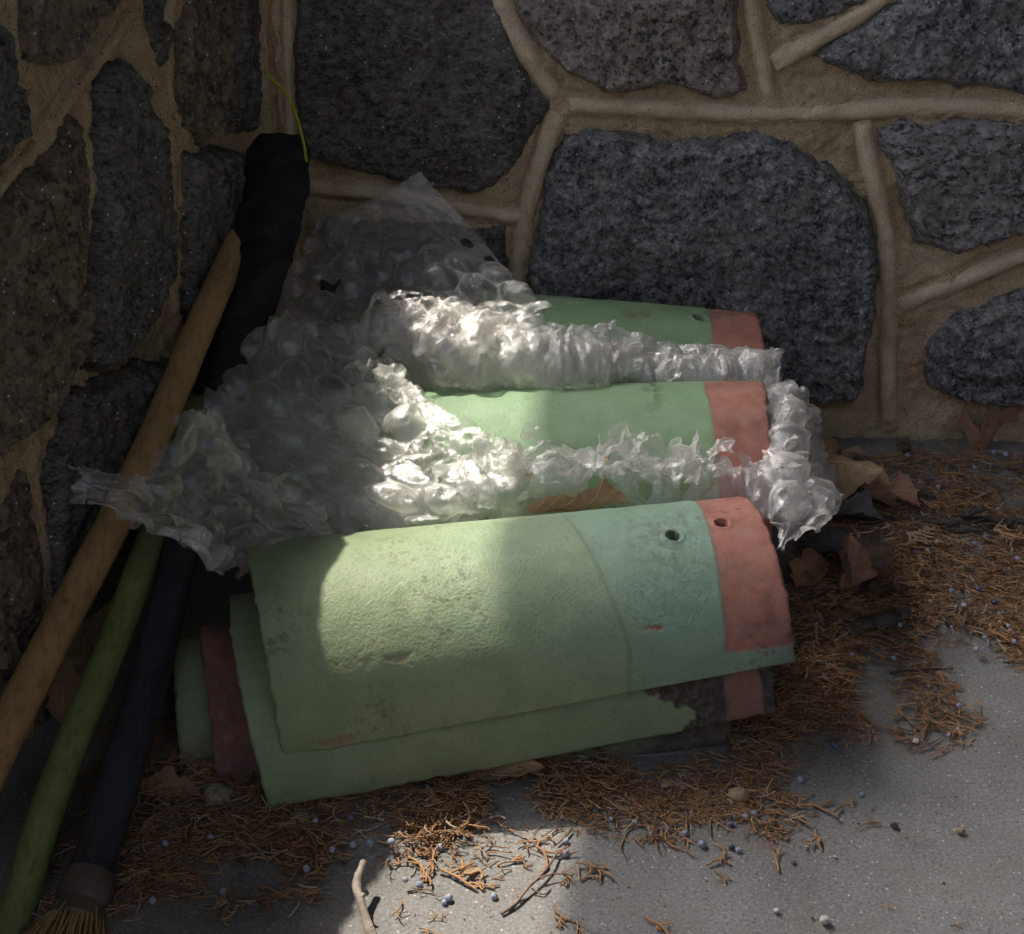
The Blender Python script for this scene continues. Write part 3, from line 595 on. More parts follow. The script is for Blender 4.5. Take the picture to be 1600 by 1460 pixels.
# 2 crumpled band between the back and the middle tile
l2 = [(590, 500, 1.285), (680, 500, 1.28), (760, 530, 1.28), (870, 560, 1.28), (990, 572, 1.28), (1110, 585, 1.285), (1205, 588, 1.29)]
g2 = [[(585, 488, 1.300), (670, 478, 1.30), (760, 505, 1.30), (870, 540, 1.295), (990, 562, 1.295), (1110, 574, 1.30), (1218, 578, 1.305)],
      [(560, 530, 1.275), (670, 530, 1.265), (760, 545, 1.265), (870, 572, 1.265), (990, 580, 1.27), (1110, 588, 1.275), (1226, 588, 1.29)],
      [(600, 620, 1.28), (680, 625, 1.28), (760, 622, 1.28), (870, 615, 1.28), (990, 610, 1.285), (1110, 605, 1.285), (1200, 600, 1.285)]]
wrap('crumpled band of bubble wrap stuffed between the back tile and the middle tile', [wrap_sheet(g2, res=.0015, crumple=.007, bub=.009, popped=.35, seed=11, torn=.012),
     wrap_sheet([[(x, y + 8, d - .006) for x, y, d in r] for r in g2], res=.0018, crumple=.010, bub=.004, popped=.6, seed=12),
     wrap_sheet([[(x - 4, y + 2, d - .012) for x, y, d in r] for r in g2], res=.0016, crumple=.012, bub=.003, popped=.8, seed=13, torn=.012), flaps(band(l2, 60, 16, 1), .013, 21, .3, k=12), flaps(band([(a, b - 14, c - .004) for a, b, c in l2], 60, 7, 2), .014, 22, .9, k=12), flaps(band([(a, b - 10, c - .008) for a, b, c in l2[2:]], 90, 10, 62), .012, 52, .5, k=12), flaps(band([(a, b + 6, c - .012) for a, b, c in l2], 60, 9, 63), .013, 53, .2, k=12),
     domes([uny(635, 500, 1.275), uny(712, 503, 1.27), uny(590, 520, 1.27), uny(660, 530, 1.262), uny(560, 530, 1.27), uny(830, 520, 1.28), uny(745, 540, 1.27)], .017, 5)])
# 3 big sheet over the left ends, the band between middle and front tile, and the bunch round the right end: one long piece
g3 = [[(405, 522, 1.245), (432, 497, 1.245), (475, 503, 1.24), (522, 528, 1.235)],
      [(318, 612, 1.205), (430, 600, 1.19), (520, 600, 1.185), (620, 590, 1.205)],
      [(320, 662, 1.165), (450, 690, 1.15), (580, 690, 1.135), (712, 650, 1.15)],
      [(400, 752, 1.115), (500, 760, 1.10), (640, 760, 1.09), (792, 712, 1.115)],
      [(500, 845, 1.075), (580, 835, 1.07), (680, 818, 1.07), (830, 740, 1.095)]]
g4 = [[(520, 785, 1.115), (640, 760, 1.115), (760, 730, 1.115), (880, 718, 1.115), (1000, 720, 1.115), (1110, 726, 1.12), (1200, 726, 1.125)],
      [(530, 810, 1.095), (640, 790, 1.09), (760, 768, 1.09), (880, 762, 1.09), (1000, 762, 1.09), (1110, 762, 1.095), (1215, 765, 1.10)],
      [(540, 850, 1.085), (640, 840, 1.085), (760, 830, 1.085), (880, 822, 1.085), (1000, 815, 1.085), (1110, 810, 1.085), (1215, 815, 1.085)]]
l4 = [(560, 800, 1.095), (700, 775, 1.095), (830, 755, 1.095), (950, 745, 1.095), (1080, 745, 1.10), (1200, 745, 1.105)]
l4b = [(600, 700, 1.13), (680, 720, 1.12), (760, 730, 1.11), (820, 735, 1.10)]
g5 = [[(1196, 612, 1.24), (1222, 606, 1.25), (1256, 622, 1.25), (1262, 640, 1.25)],
      [(1200, 660, 1.20), (1225, 655, 1.19), (1255, 670, 1.20), (1268, 690, 1.22)],
      [(1196, 725, 1.15), (1225, 720, 1.135), (1262, 735, 1.15), (1290, 760, 1.18)],
      [(1160, 760, 1.11), (1220, 780, 1.09), (1270, 785, 1.10), (1308, 800, 1.13)],
      [(1215, 830, 1.07), (1240, 840, 1.06), (1268, 830, 1.07), (1290, 820, 1.09)],
      [(1222, 890, 1.03), (1235, 875, 1.035), (1252, 862, 1.04), (1275, 845, 1.06)]]
l5 = [(1212, 630, 1.22), (1226, 680, 1.18), (1226, 740, 1.13), (1252, 790, 1.10), (1232, 840, 1.06)]
wrap('largest bubble wrap, draped over the left tile ends and bunched round the right ends',
     [wrap_sheet(g3, crumple=.0050, bub=.010, popped=.30, seed=31, torn=.004, crmask=lambda u, v: .05 + .6 * sst(v, .6, .95)), wrap_sheet([[(x + 4, y + 14, d + .012) for x, y, d in r] for r in g3[1:]], crumple=.0045, bub=.007, popped=.5, seed=32, torn=.008, crmask=lambda u, v: .3 + .8 * sst(v, .4, .9)),
      wrap_sheet(g4, res=.0016, crumple=.007, bub=.005, popped=.6, seed=33, torn=.010), wrap_sheet([[(1190 + (x - 1190) * .86, y, d) for x, y, d in r] for r in g5], res=.0016, crumple=.0055, bub=.009, popped=.3, seed=34, torn=.008),
      flaps(band(l4, 75, 10, 3), .013, 23, .8, k=12), flaps(band([(a, b - 18, c + .010) for a, b, c in l4], 26, 8, 31), .019, 29, 1.0, k=12), flaps(band(l4b, 20, 26, 4), .018, 24, .3, k=12), flaps(band(l5, 60, 16, 5), .014, 25, .7, k=12), wrap_sheet([[(x - 6, y + 4, d + .012) for x, y, d in r] for r in g5[:4]], res=.0016, crumple=.006, bub=.007, popped=.4, seed=35, torn=.014),
      flaps(band([(540, 560, 1.20), (640, 620, 1.16), (740, 680, 1.13), (810, 715, 1.11)], 30, 7, 14), .012, 44, .5, k=12),
      domes([uny(560, 670, 1.135), uny(350, 640, 1.19), uny(1245, 640, 1.21), uny(1275, 775, 1.11)], .017, 6)])
# 4 left scrap lying over the poles
g6 = [[(90, 722, .985), (200, 745, 1.0), (288, 640, 1.06), (352, 690, 1.09)],
      [(130, 795, .97), (225, 780, .985), (310, 750, 1.03), (430, 765, 1.075)],
      [(205, 832, .955), (265, 842, .97), (340, 830, 1.01), (530, 832, 1.055)],
      [(285, 852, .955), (310, 893, .955), (360, 898, .985), (376, 846, 1.02)]]
wrap('grey scrap of bubble wrap lying over the wooden and green poles at the left', [wrap_sheet(g6, crumple=.0022, bub=.009, popped=.3, seed=51, torn=.006),
     flaps(band([(300, 660, 1.055), (345, 710, 1.07), (420, 770, 1.07), (500, 815, 1.06)], 22, 14, 8), .015, 27, .4, k=12), flaps(band([(120, 760, .975), (230, 800, .97), (330, 870, .975)], 10, 10, 9), .012, 28, .1)])

# ---------------------------------------------------------------- poles, broom, sleeve, plant stem
def pole(name, label, cat, P, r, mat, wob=.0003, flat=1.0, parent=None, k=24):
    q = smoothline(np.array(P), 90); V, F = tubeVF(q, np.interp(np.linspace(0, 1, 90), np.linspace(0, 1, len(np.atleast_1d(r))), np.atleast_1d(r)), k, wob=wob, flat=flat)
    o = build(name, V, F, M[mat], parent, origin=tuple(P[0]))
    if label: tag(o, label, cat)
    return o
pole('wooden_pole', 'bare honey coloured wooden pole leaning into the corner, leftmost of the poles', 'pole', [uny(-75, 1320, .80), uny(45, 1072, .915), uny(205, 760, 1.07), uny(340, 450, 1.26), uny(386, 350, 1.345)], [.0135, .0128, .0125, .012, .0118], 'wood')
pole('green_pole', 'green painted wooden pole leaning between the wooden pole and the black broom', 'pole', [uny(5, 1500, .765), uny(66, 1290, .84), uny(198, 950, 1.0), uny(260, 760, 1.12), uny(330, 560, 1.27)], [.0115, .0112, .011, .0105, .010], 'greenwood')
P3b = [uny(133, 1395, .80), uny(165, 1290, .845), uny(249, 1000, .985), uny(300, 780, 1.12), uny(345, 620, 1.24)]
br = empty('broom', P3b[0]); tag(br, 'broom with a black handle and straw bristles at the bottom left corner', 'broom')
pole('handle', None, None, P3b, [.0145, .0140, .0135, .013, .0125], 'blackpole', parent=br)
dr = (P3b[0] - P3b[1]) / np.linalg.norm(P3b[0] - P3b[1])
pole('collar', None, None, [P3b[0] - dr * .012, P3b[0] + dr * .002, P3b[0] + dr * .006, P3b[0] + dr * .020], [.0165, .0175, .0160, .0190], 'collar', parent=br)
pts = []; g = np.random.default_rng(5); aa = np.cross(dr, [0, 0, 1]); aa /= np.linalg.norm(aa); bb = np.cross(aa, dr)
for k in range(230):
    th = g.uniform(0, 6.28); rr = .017 * math.sqrt(g.uniform(.3, 1)); s_ = P3b[0] + dr * .014 + rr * (math.cos(th) * aa + math.sin(th) * bb)
    e_ = P3b[0] + dr * g.uniform(.05, .085) + rr * 1.9 * (math.cos(th) * aa + math.sin(th) * bb) + g.normal(size=3) * .003
    e_[2] = max(e_[2], .002); V, F = tubeVF(np.array([s_, (s_ + e_) / 2 + g.normal(size=3) * .001, e_]), .0007, 4, cap=False); pts.append((V, np.array(F)))
V, F = join(pts); build('bristles', V, F, M['straw'], br)
q = smoothline(np.array([uny(348, 610, 1.20), uny(380, 500, 1.26), uny(412, 400, 1.30), uny(430, 290, 1.34), uny(438, 230, 1.36), uny(440, 213, 1.365)]), 70)
rad = np.interp(np.linspace(0, 1, 70), [0, .3, .6, .85, .96, 1], [.020, .024, .027, .028, .027, .020])
V, F = tubeVF(q, rad, 36, flat=.6, wob=.0035, seed=4); tag(build('tool_sleeve', V, F, M['sleeve'], origin=tuple(q[0])), 'dark sooty sleeve standing upright in the wall corner above the poles', 'sleeve')
pole('plant_stem', 'thin curved yellow green stem rising from the dark sleeve in the corner', 'plant stem', [uny(468, 345, 1.36), uny(479, 270, 1.35), uny(470, 205, 1.34), uny(446, 145, 1.34), uny(414, 112, 1.34)], [.0008, .0012, .0014, .0014, .0011], 'blade', 0, k=8)

# ---------------------------------------------------------------- juniper litter
def in_poly(P, poly): return sdpoly(P, np.array(poly, float)) > 0
def sprig_proto(g, big=False):
    """one dead scale-leaf sprig as thin 4-sided tubes, ~1 unit long, lying in xy"""
    parts = []
    def limb(p, ang, L, r, dep):
        n = 4; pts = [p]; a = ang; cv = g.normal() * .28
        for k in range(n): a += cv + g.normal() * .12; p = p + np.array([math.cos(a), math.sin(a), g.normal() * .16]) * L / n; pts.append(p)
        V, F = tubeVF(np.array(pts), np.linspace(r, r * .72, n + 1), 4, cap=False); parts.append((V, np.array(F)))
        if dep > 0:
            for q in range(g.integers(1, 4)): j = g.integers(1, n); limb(pts[j], ang + g.choice([-1, 1]) * g.uniform(.4, .9), L * g.uniform(.35, .65), r * .85, dep - 1)
    limb(np.zeros(3), 0, 1, .046, 2 if big else 1); return join(parts)
g = np.random.default_rng(3)
protos = [sprig_proto(g) for _ in range(26)]; straight = []
for _ in range(10):
    a = 0; p = np.zeros(3); pts = [p]; cv = g.normal() * .35
    for k in range(5): a += cv + g.normal() * .1; p = p + np.array([math.cos(a), math.sin(a), g.normal() * .1]) / 5; pts.append(p)
    V, F = tubeVF(np.array(pts), np.linspace(.055, .04, 6), 4, cap=False); straight.append((V, np.array(F)))
def floor_ok(xy):
    P = np.c_[xy, np.zeros(len(xy))]; return ((P - FL[0]) @ FL[2] > .004) & ((P - FB[0]) @ FB[2] > .004)
def litter(label, polys, seed):
    g = np.random.default_rng(seed); VV = []; FF = []; TT = []; o = 0
    for poly, n, zmax, clump in polys:
        poly = np.array(poly, float); lo, hi = poly.min(0), poly.max(0); k = 0
        P = g.uniform(lo, hi, (n * 12, 2)); P = P[in_poly(P, poly)]
        W = np.array([unz(x, y)[:2] for x, y in P]); ok = floor_ok(W)
        den = sst(fbm(np.c_[W, W[:, 0] * 0], 22, 3, seed) * clump + .6 + g.uniform(-.3, .3, len(W)), .45, .6) > .5
        W = W[ok & den][:n]
        for x, y in W:
            V, F = protos[g.integers(len(protos))] if g.random() < .55 else straight[g.integers(len(straight))]
            s = g.uniform(.005, .0155) * (1.25 if g.random() < .15 else 1); a = g.normal() * .8 + g.choice([0, math.pi]) if g.random() < .6 else g.uniform(0, 6.28); ca, sa = math.cos(a), math.sin(a); ti = g.normal() * .14
            Q = V * s; Q[:, 2] = Q[:, 2] * .8 + Q[:, 0] * ti; Q = np.c_[Q[:, 0] * ca - Q[:, 1] * sa, Q[:, 0] * sa + Q[:, 1] * ca, Q[:, 2]]
            z = g.uniform(0, 1) ** 1.5 * zmax; Q[:, 2] += z + .0008 - min(0, Q[:, 2].min() + z); Q[:, :2] += (x, y)
            VV.append(Q); FF.append(F + o); o += len(Q); TT.append(np.full(len(Q), np.clip(g.normal(.5, .2), 0, 1) if g.random() > .08 else .97))
    V = np.concatenate(VV); F = np.concatenate(FF)
    tag(build('juniper_litter', V, F, M['litter'], attrs={'tone': np.concatenate(TT)}, origin=(V[:, 0].mean(), V[:, 1].mean(), 0)), label, 'litter', kind='stuff')
pR = [(1200, 1060), (1240, 900), (1290, 760), (1330, 724), (1400, 716), (1700, 712), (1700, 1010), (1590, 1030), (1500, 985), (1430, 985), (1350, 1000), (1330, 1070), (1300, 1130), (1200, 1180), (1140, 1190), (1130, 1120)]
pR2 = [(1130, 1170), (1220, 1010), (1420, 985), (1470, 1050), (1520, 1140), (1480, 1178), (1380, 1150), (1300, 1180), (1240, 1220), (1150, 1200)]
pR3 = [(1420, 990), (1520, 985), (1700, 1000), (1700, 1050), (1560, 1052), (1500, 1010)]
litter('thick orange brown litter of dead juniper needles right of the tiles', [(pR, 7600, .010, .30), ([(1190, 1160), (1230, 900), (1300, 850), (1420, 900), (1330, 1050), (1250, 1150)]  , 1300, .014, .4), (pR2, 1000, .004, .5), (pR3, 450, .004, .9)], 1)
pF = [(150, 1240), (300, 1180), (420, 1240), (740, 1190), (960, 1170), (1000, 1230), (960, 1260), (860, 1275), (760, 1298), (690, 1318), (630, 1335), (600, 1385), (480, 1420), (330, 1440), (200, 1400), (160, 1320)]
pF2 = [(640, 1355), (740, 1330), (960, 1290), (960, 1350), (880, 1370), (790, 1375), (700, 1410), (620, 1420)]
pF3 = [(950, 1230), (1100, 1190), (1210, 1180), (1260, 1280), (1180, 1340), (1040, 1310), (940, 1300)]
litter('dark band of dead juniper needles along the foot of the front tiles', [(pF, 3300, .009, .45), (pF2, 34, .003, 2.4), (pF3, 520, .003, 1.6), ([(640, 1270), (960, 1235), (1180, 1215), (1190, 1300), (1000, 1325), (760, 1330), (650, 1345)], 420, .003, 1.8), ([(20, 1500), (180, 1100), (260, 1000), (320, 1240), (200, 1440), (100, 1500)], 700, .006, .8)], 2)
for k, (x, y, s, a, lab) in enumerate([
    (1231, 1254, .020, .3, 'dead sprig on bare concrete just below the right litter edge'), (1291, 1261, .024, .1, 'long forked sprig right of the pair of berries on the concrete'), (1354, 1285, .017, 2.8, 'short brushy sprig on open concrete beside a small dark seed'),
    (1270, 1316, .020, 1.9, 'upright forked sprig on open concrete above the white scratch'), (1221, 1352, .018, 1.2, 'three pronged sprig touching the white scratch on the concrete'), (1390, 1420, .012, .2, 'tiny lone sprig far out on bare concrete at lower right'),
    (1500, 1452, .012, 5.9, 'small sprig at the bottom edge, farthest right'), (1525, 1125, .015, .4, 'small sprig at the outer right tip of the litter'), (1343, 1268, .013, .1, 'thin straight sprig lying across bare concrete'),
    (1119, 1372, .014, 1.4, 'little upright sprig below a larger one near three blue berries'), (1125, 1348, .020, .5, 'slanting sprig right below three blue berries'), (1078, 1331, .012, 1.0, 'small sprig left of three blue berries'),
    (922, 1352, .020, .2, 'sprig on the right edge of the sunlit concrete'), (930, 1376, .020, 6.1, 'long flat sprig at the edge of the sunlit patch'), (1034, 1447, .022, 5.9, 'sprig at the bottom edge right of the sunlit patch'),
    (872, 1437, .020, 1.3, 'curled branching sprig low in the sunlit patch'), (909, 1452, .014, 5.2, 'hooked sprig at the bottom edge of the sunlit patch'), (1000, 1318, .014, 4.4, 'bent sprig hanging off the litter above open concrete'),
    (681, 1434, .012, .5, 'small twisted sprig at the left of the sunlit patch'), (675, 1455, .016, .1, 'sprig cut by the bottom edge at the left of the sunlit patch'), (778, 1373, .009, .3, 'tiny orange sprig in the middle of the sunlit patch'),
    (894, 1375, .016, .7, 'orange sprig in the sunlit patch right of the thin twig'), (830, 1428, .006, .3, 'crumb of sprig in the sunlit patch below the thin twig'), (665, 1350, .026, .4, 'bright orange sprig at the top left of the sunlit patch'), (720, 1372, .030, 6.0, 'long orange sprig across the sunlit patch below the berries'),
    (700, 1345, .024, 1.0, 'orange sprig catching the first sun beside a dull berry'), (800, 1352, .020, .2, 'short orange sprig just inside the sunlit patch'), (870, 1330, .028, .1, 'spreading orange sprig along the upper sunlit edge')]):
    g = np.random.default_rng(100 + k); V, F = sprig_proto(g, s > .012); V = V * s * 1.0; V[:, 0] -= s * .5; a = -a if k % 2 else a; ca, sa = math.cos(a), math.sin(a)
    V = np.c_[V[:, 0] * ca - V[:, 1] * sa, V[:, 0] * sa + V[:, 1] * ca, V[:, 2]]; V[:, 2] += .0006 - V[:, 2].min(); V[:, :2] += unz(x, y)[:2]
    tag(build('juniper_sprig', V, F, M['litter'], attrs={'tone': np.full(len(V), g.uniform(.45, .85))}), lab, 'dead sprig', 'dead juniper sprigs on the concrete')

def loose_sprig(name, lab, pos, s, a, tone, seed, dense=False, grp='loose dead juniper bits'):
    g = np.random.default_rng(seed); V, F = sprig_proto(g, True)
    if dense:
        ps = [(V, F)]
        for q in range(5):
            V2, F2 = sprig_proto(g, True); b_ = (q - 2) * .30; cb, sb = math.cos(b_), math.sin(b_); ps.append((np.c_[V2[:, 0] * cb - V2[:, 1] * sb, V2[:, 0] * sb + V2[:, 1] * cb, V2[:, 2]] * .9, F2))
        V, F = join(ps)
    V = V * s; ca, sa = math.cos(a), math.sin(a); V = np.c_[V[:, 0] * ca - V[:, 1] * sa, V[:, 0] * sa + V[:, 1] * ca, V[:, 2]]; V = V - V.mean(0) + np.array(pos)
    tag(build(name, V, F, M['litter'], attrs={'tone': np.full(len(V), tone)}), lab, 'dead sprig', grp)
for k, (x, y, d, s_, a, lab) in enumerate([(920, 590, 1.262, .022, .2, 'orange sprig caught in the wrap along the top of the middle tile'), (862, 596, 1.262, .014, 2.9, 'short orange bit on the top edge of the middle tile near the shadow line'), (1070, 574, 1.262, .012, 2.2, 'orange crumb in the right half of the upper crumpled wrap band'), (948, 716, 1.088, .012, 1.9, 'small orange bit sticking up from the lower wrap band'), (824, 742, 1.088, .010, 1.5, 'tiny orange bit on the lower wrap band above the tan leaf'), (802, 540, 1.262, .013, .6, 'sunlit orange bit in the bright crumpled wrap')]):
    loose_sprig('juniper_sprig', lab, uny(x, y, d), s_, a, .75, 300 + k)
loose_sprig('juniper_frond', 'bright orange fan shaped juniper frond on top of the litter beside the dark leaves', unz(1360, 850, .020), .034, .35, .93, 320, True)
loose_sprig('juniper_frond', 'orange juniper frond lying under the long bark strip', unz(1440, 838, .012), .026, -.4, .93, 321, True)
loose_sprig('juniper_frond', 'flat orange juniper frond at the right edge below the bark strip', unz(1580, 835, .011), .026, -.2, .9, 322, True)
# berries
def ball(r, seed, sq=1.0, n=14):
    th, ph = np.meshgrid(np.linspace(0, math.pi, n), np.linspace(0, 2 * math.pi, n * 2), indexing='ij')
    P = np.stack([np.sin(th) * np.cos(ph), np.sin(th) * np.sin(ph), np.cos(th) * sq], -1).reshape(-1, 3)
    P = P * (1 + .07 * fbm(P, 2.3, 3, seed))[:, None]; P[:, 2] -= .10 * np.exp(-((P[:, 0] ** 2 + P[:, 1] ** 2) / .05)) * (P[:, 2] > 0); return P * r, gridF(n, n * 2)
bp = [ball(1, s, .93) for s in range(4)]; bproto = []
for k, (V, F) in enumerate(bp):
    me_o = build('juniper_berry', V * .0029, F, M['berry'] if k < 3 else M['berry_dark'], origin=(0, 0, 0)); bproto.append(me_o)
spots = [(711, 1369), (655, 1381), (634, 1383), (701, 1402), (694, 1408), (772, 1399), (884, 1313), (882, 1333), (955, 1278), (992, 1283), (1081, 1268), (1135, 1240), (1164, 1265), (1178, 1271), (1166, 1275), (1142, 1286), (1065, 1301), (1070, 1300), (1097, 1318), (1143, 1321), (1154, 1326), (1017, 1299), (1251, 1217), (1303, 1179), (1346, 1239), (1482, 1152), (1497, 1115), (1461, 1085), (1396, 1033), (1330, 1035),
         (1485, 992), (1504, 988), (1537, 1009), (1524, 1024), (1583, 1013), (1552, 948), (1491, 961), (1505, 957), (1448, 870), (1429, 875), (1462, 858), (1505, 824), (1417, 723), (1492, 739), (1551, 717), (1570, 722), (1595, 727), (1593, 738), (1522, 740), (1435, 765), (1465, 770), (1454, 760), (1540, 843), (1522, 858), (1487, 928), (1528, 930), (1575, 985), (1560, 965), (1405, 990), (1437, 905), (1590, 880), (1560, 800), (1380, 860), (664, 1298), (671, 1304), (730, 1303), (688, 1323), (607, 1348), (578, 1322), (552, 1330), (612, 1327), (647, 1292), (713, 1269), (748, 1284), (494, 1296), (505, 1347), (450, 1290), (412, 1345), (480, 1370), (550, 1290), (560, 1380), (520, 1340), (350, 1400), (300, 1290), (330, 1320), (240, 1420), (260, 1330), (380, 1380), (790, 1290), (850, 1270), (915, 1212), (1240, 1345)]
sunlit = {0: 'blue berry lying highest of those in the sunlit patch', 2: 'dull purple berry half in shade left of the sunlit patch', 3: 'right one of a touching pair of sunlit blue berries', 4: 'left one of a touching pair of sunlit blue berries', 5: 'lone small blue berry in the middle of the sunlit patch', 6: 'pale blue berry at the top right edge of the sunlit patch', 7: 'blue berry under the one at the top right edge of the sunlit patch', 1: 'dusty blue berry touching orange sprigs in the sunlit patch'}
for k, (x, y) in enumerate(spots):
    src = bproto[k % 4] if k not in sunlit else bproto[k % 3]; o = src if k < 4 and src is bproto[k] else src.copy()
    if o is not src or k >= 4: pass
    if o.name not in sc.collection.objects: sc.collection.objects.link(o)
    p = unz(x, y, .003); s = random.uniform(.55, .98) * (1.12 if k in sunlit else 1); dense = y < 1180 or x < 640; o.scale = (s, s, s * random.uniform(.85, 1)); o.location = (p[0], p[1], .0028 * s + (random.uniform(.003, .009) if dense else .0))
    o.rotation_euler = (random.uniform(-.8, .8), random.uniform(-.8, .8), random.uniform(0, 6))
    if k in sunlit: tag(o, sunlit[k], 'berry', 'blue juniper berries'); continue
    marks = [(1282, 1443, 'on bare concrete near the white pebble'), (1153, 1252, 'close to the tan pebble'), (1120, 1325, 'in the row below the tan pebble'), (1060, 1300, 'among sprigs left of the row below the tan pebble'), (1000, 1290, 'in the sprigs right of the sunlit patch'),
             (1240, 1225, 'below the right litter edge'), (1303, 1179, 'at the lower tip of the right litter'), (1480, 1130, 'at the outer tip of the right litter'), (1395, 1035, 'in the litter beside the flat dark bark'), (1580, 1000, 'at the right picture edge below the bark strip'), (1500, 985, 'in the thin litter on the far right'),
             (1500, 880, 'below the long bark strip'), (1440, 870, 'between the standing leaves and the bark strip'), (1500, 825, 'touching the long bark strip'), (1455, 765, 'beside the small dark bark piece'), (1417, 723, 'near the acorn cap'), (1500, 740, 'in the litter below the oak leaf'), (1585, 725, 'right of the oak leaf foot'), (1590, 870, 'at the right edge above the thin litter'),
             (670, 1300, 'in shaded needles above the sunlit patch'), (730, 1285, 'in shade just under the front tiles'), (600, 1330, 'in shaded needles beside the thick stick tip'), (500, 1340, 'in the dark needles left of the stick'), (450, 1290, 'near the dull earth lump'), (350, 1400, 'in the dark by the broom bristles'), (310, 1300, 'near the crumbly pale lump'), (880, 1250, 'in the shade below the scabby tile')]
    d_ = sorted((math.hypot(x - a, y - b), w_) for a, b, w_ in marks)[0][1]
    tag(o, ('small dusty blue berry ' if k % 4 < 3 else 'small dark wrinkled berry ') + d_, 'berry', 'juniper berries ' + d_)
for b in bproto:
    if 'label' not in b.keys(): bpy.data.objects.remove(b)

# ---------------------------------------------------------------- leaves
def leaf(label, pos, yaw, tilt, roll, L, W, mat, lobes=0, curl=.5, fold=.2, seed=0, cat='leaf'):
    nu, nv = 46, 25; U, Vv = np.meshgrid(np.linspace(0, 1, nu), np.linspace(-1, 1, nv), indexing='ij'); g = np.random.default_rng(seed)
    w_ = np.sin(math.pi * U ** .8) ** .8
    if lobes: w_ = w_ * (.32 + .68 * np.abs(np.sin(U * math.pi * lobes + .3)) ** 1.5)
    w_ = w_ * (1 + .22 * noise(np.stack([U * 9, np.sign(Vv) * 3, U * 0 + seed], -1)) + .10 * noise(np.stack([U * 30, np.sign(Vv) * 3, U * 0 + seed], -1)))
    sweep = .22 * np.abs(Vv) * (1 if lobes else .05) * L
    X = U * L + sweep * w_; Y = Vv * w_ * W / 2
    Z = curl * L * .35 * (np.sin(U * 2.4 + seed) - .3) + fold * W * Vv ** 2 * w_ * (1 + .5 * np.sin(U * 5 + seed)) + .02 * L * fbm(np.stack([X, Y, X * 0 + seed], -1), 60, 3, seed) * 2
    vein = np.maximum(np.exp(-(Vv / .05) ** 2), .8 * np.exp(-((((U - np.abs(Vv) * .25) * 7) % 1 - .5) / .06) ** 2))
    P = np.stack([X - L / 2, Y, Z], -1).reshape(-1, 3)
    from mathutils import Euler
    Rm = np.array((Euler((0, 0, yaw)).to_matrix() @ Euler((roll, tilt, 0)).to_matrix())); P = P @ Rm.T
    P[:, 2] -= P[:, 2].min(); P += np.array(pos)
    Fc = gridF(nu, nv); V2 = np.r_[P, P + (np.array([0, 0, -.0004]) @ Rm.T)]; F2 = np.r_[Fc, Fc[:, ::-1] + len(P)]
    o = build('dead_leaf', V2, F2, M[mat], attrs={'vein': np.r_[vein.ravel(), vein.ravel()]}); tag(o, label, cat); return o
leaf('pale curled leaf lying along the top edge of the front tile', uny(905, 800, 1.07), .10, -.10, -.75, .078, .019, 'leaf_orange', 0, .06, 1.1, 3)
leaf('large tan leaf with small holes beside the bunched bubble wrap', unz(1322, 770, .018), -.45, .12, .35, .062, .050, 'leaf_tan', 0, .25, -.25, 5)
leaf('reddish brown lobed leaf pointing right, next to the large tan leaf', unz(1392, 775, .010), .1, .0, .3, .052, .060, 'leaf_brown', 2, .1, .1, 7)
leaf('small orange leaf curled up at the foot of the wall', unz(1290, 712, .012), .3, -.3, .5, .034, .030, 'leaf_orange', 0, .5, .6, 9)
leaf('small pale yellow leaf scrap right above the large tan leaf', unz(1335, 712, .004), 0, 0, .3, .024, .014, 'leaf_tan', 0, .3, .3, 10)
leaf('shiny dark grey leaf below the large tan leaf', unz(1335, 808, .012), -.2, .2, .1, .050, .035, 'leaf_grey', 0, .2, .3, 11)
leaf('wet grey leaf lying flat among the litter right of the wrap', unz(1300, 858, .012), -.15, 0, .4, .050, .024, 'leaf_grey', 0, .1, .2, 12)
leaf('brown crinkled leaf standing on edge in the litter', unz(1318, 905, .012), 1.2, -.9, .5, .045, .030, 'leaf_brown', 0, .5, .6, 13)
leaf('dull brown leaf leaning right of the crinkled standing one', unz(1352, 905, .010), 1.0, -.8, .2, .060, .034, 'leaf_dark', 0, .4, .4, 14)
leaf('long grey brown leaf blade lying down toward the dark bark', unz(1375, 930, .006), 1.15, .15, .2, .055, .026, 'leaf_dark', 0, .2, .2, 15)
leaf('tan leaf scrap tucked under the right bunch of bubble wrap', unz(1262, 905, .014), .9, -.4, .4, .040, .026, 'leaf_brown', 0, .4, .5, 16)
leaf('dark leaf half buried in needles by the clay end of the front tile', unz(1260, 930, .008), .2, .1, .2, .045, .030, 'leaf_dark', 0, .3, .2, 17)
leaf('dark orange leaf under the lower edge of the front tiles', unz(790, 1212, .003), .10, 0, .5, .055, .018, 'leaf_orange', 0, .1, .3, 18)
leaf('brown leaf in the dark left of the red tile end', unz(262, 1240, .003), .1, 0, .2, .045, .028, 'leaf_brown', 0, .15, .2, 19)
leaf('orange brown leaf standing behind the green pole', unz(105, 1110, .002), 1.5, -1.0, .3, .050, .024, 'leaf_orange', 0, .2, .2, 20)
leaf('greenish yellow leaf lying at the bottom of the dark litter', unz(735, 1402 - 40, .003), .6, 0, .3, .014, .007, 'leaf_tan', 0, .3, .3, 21)
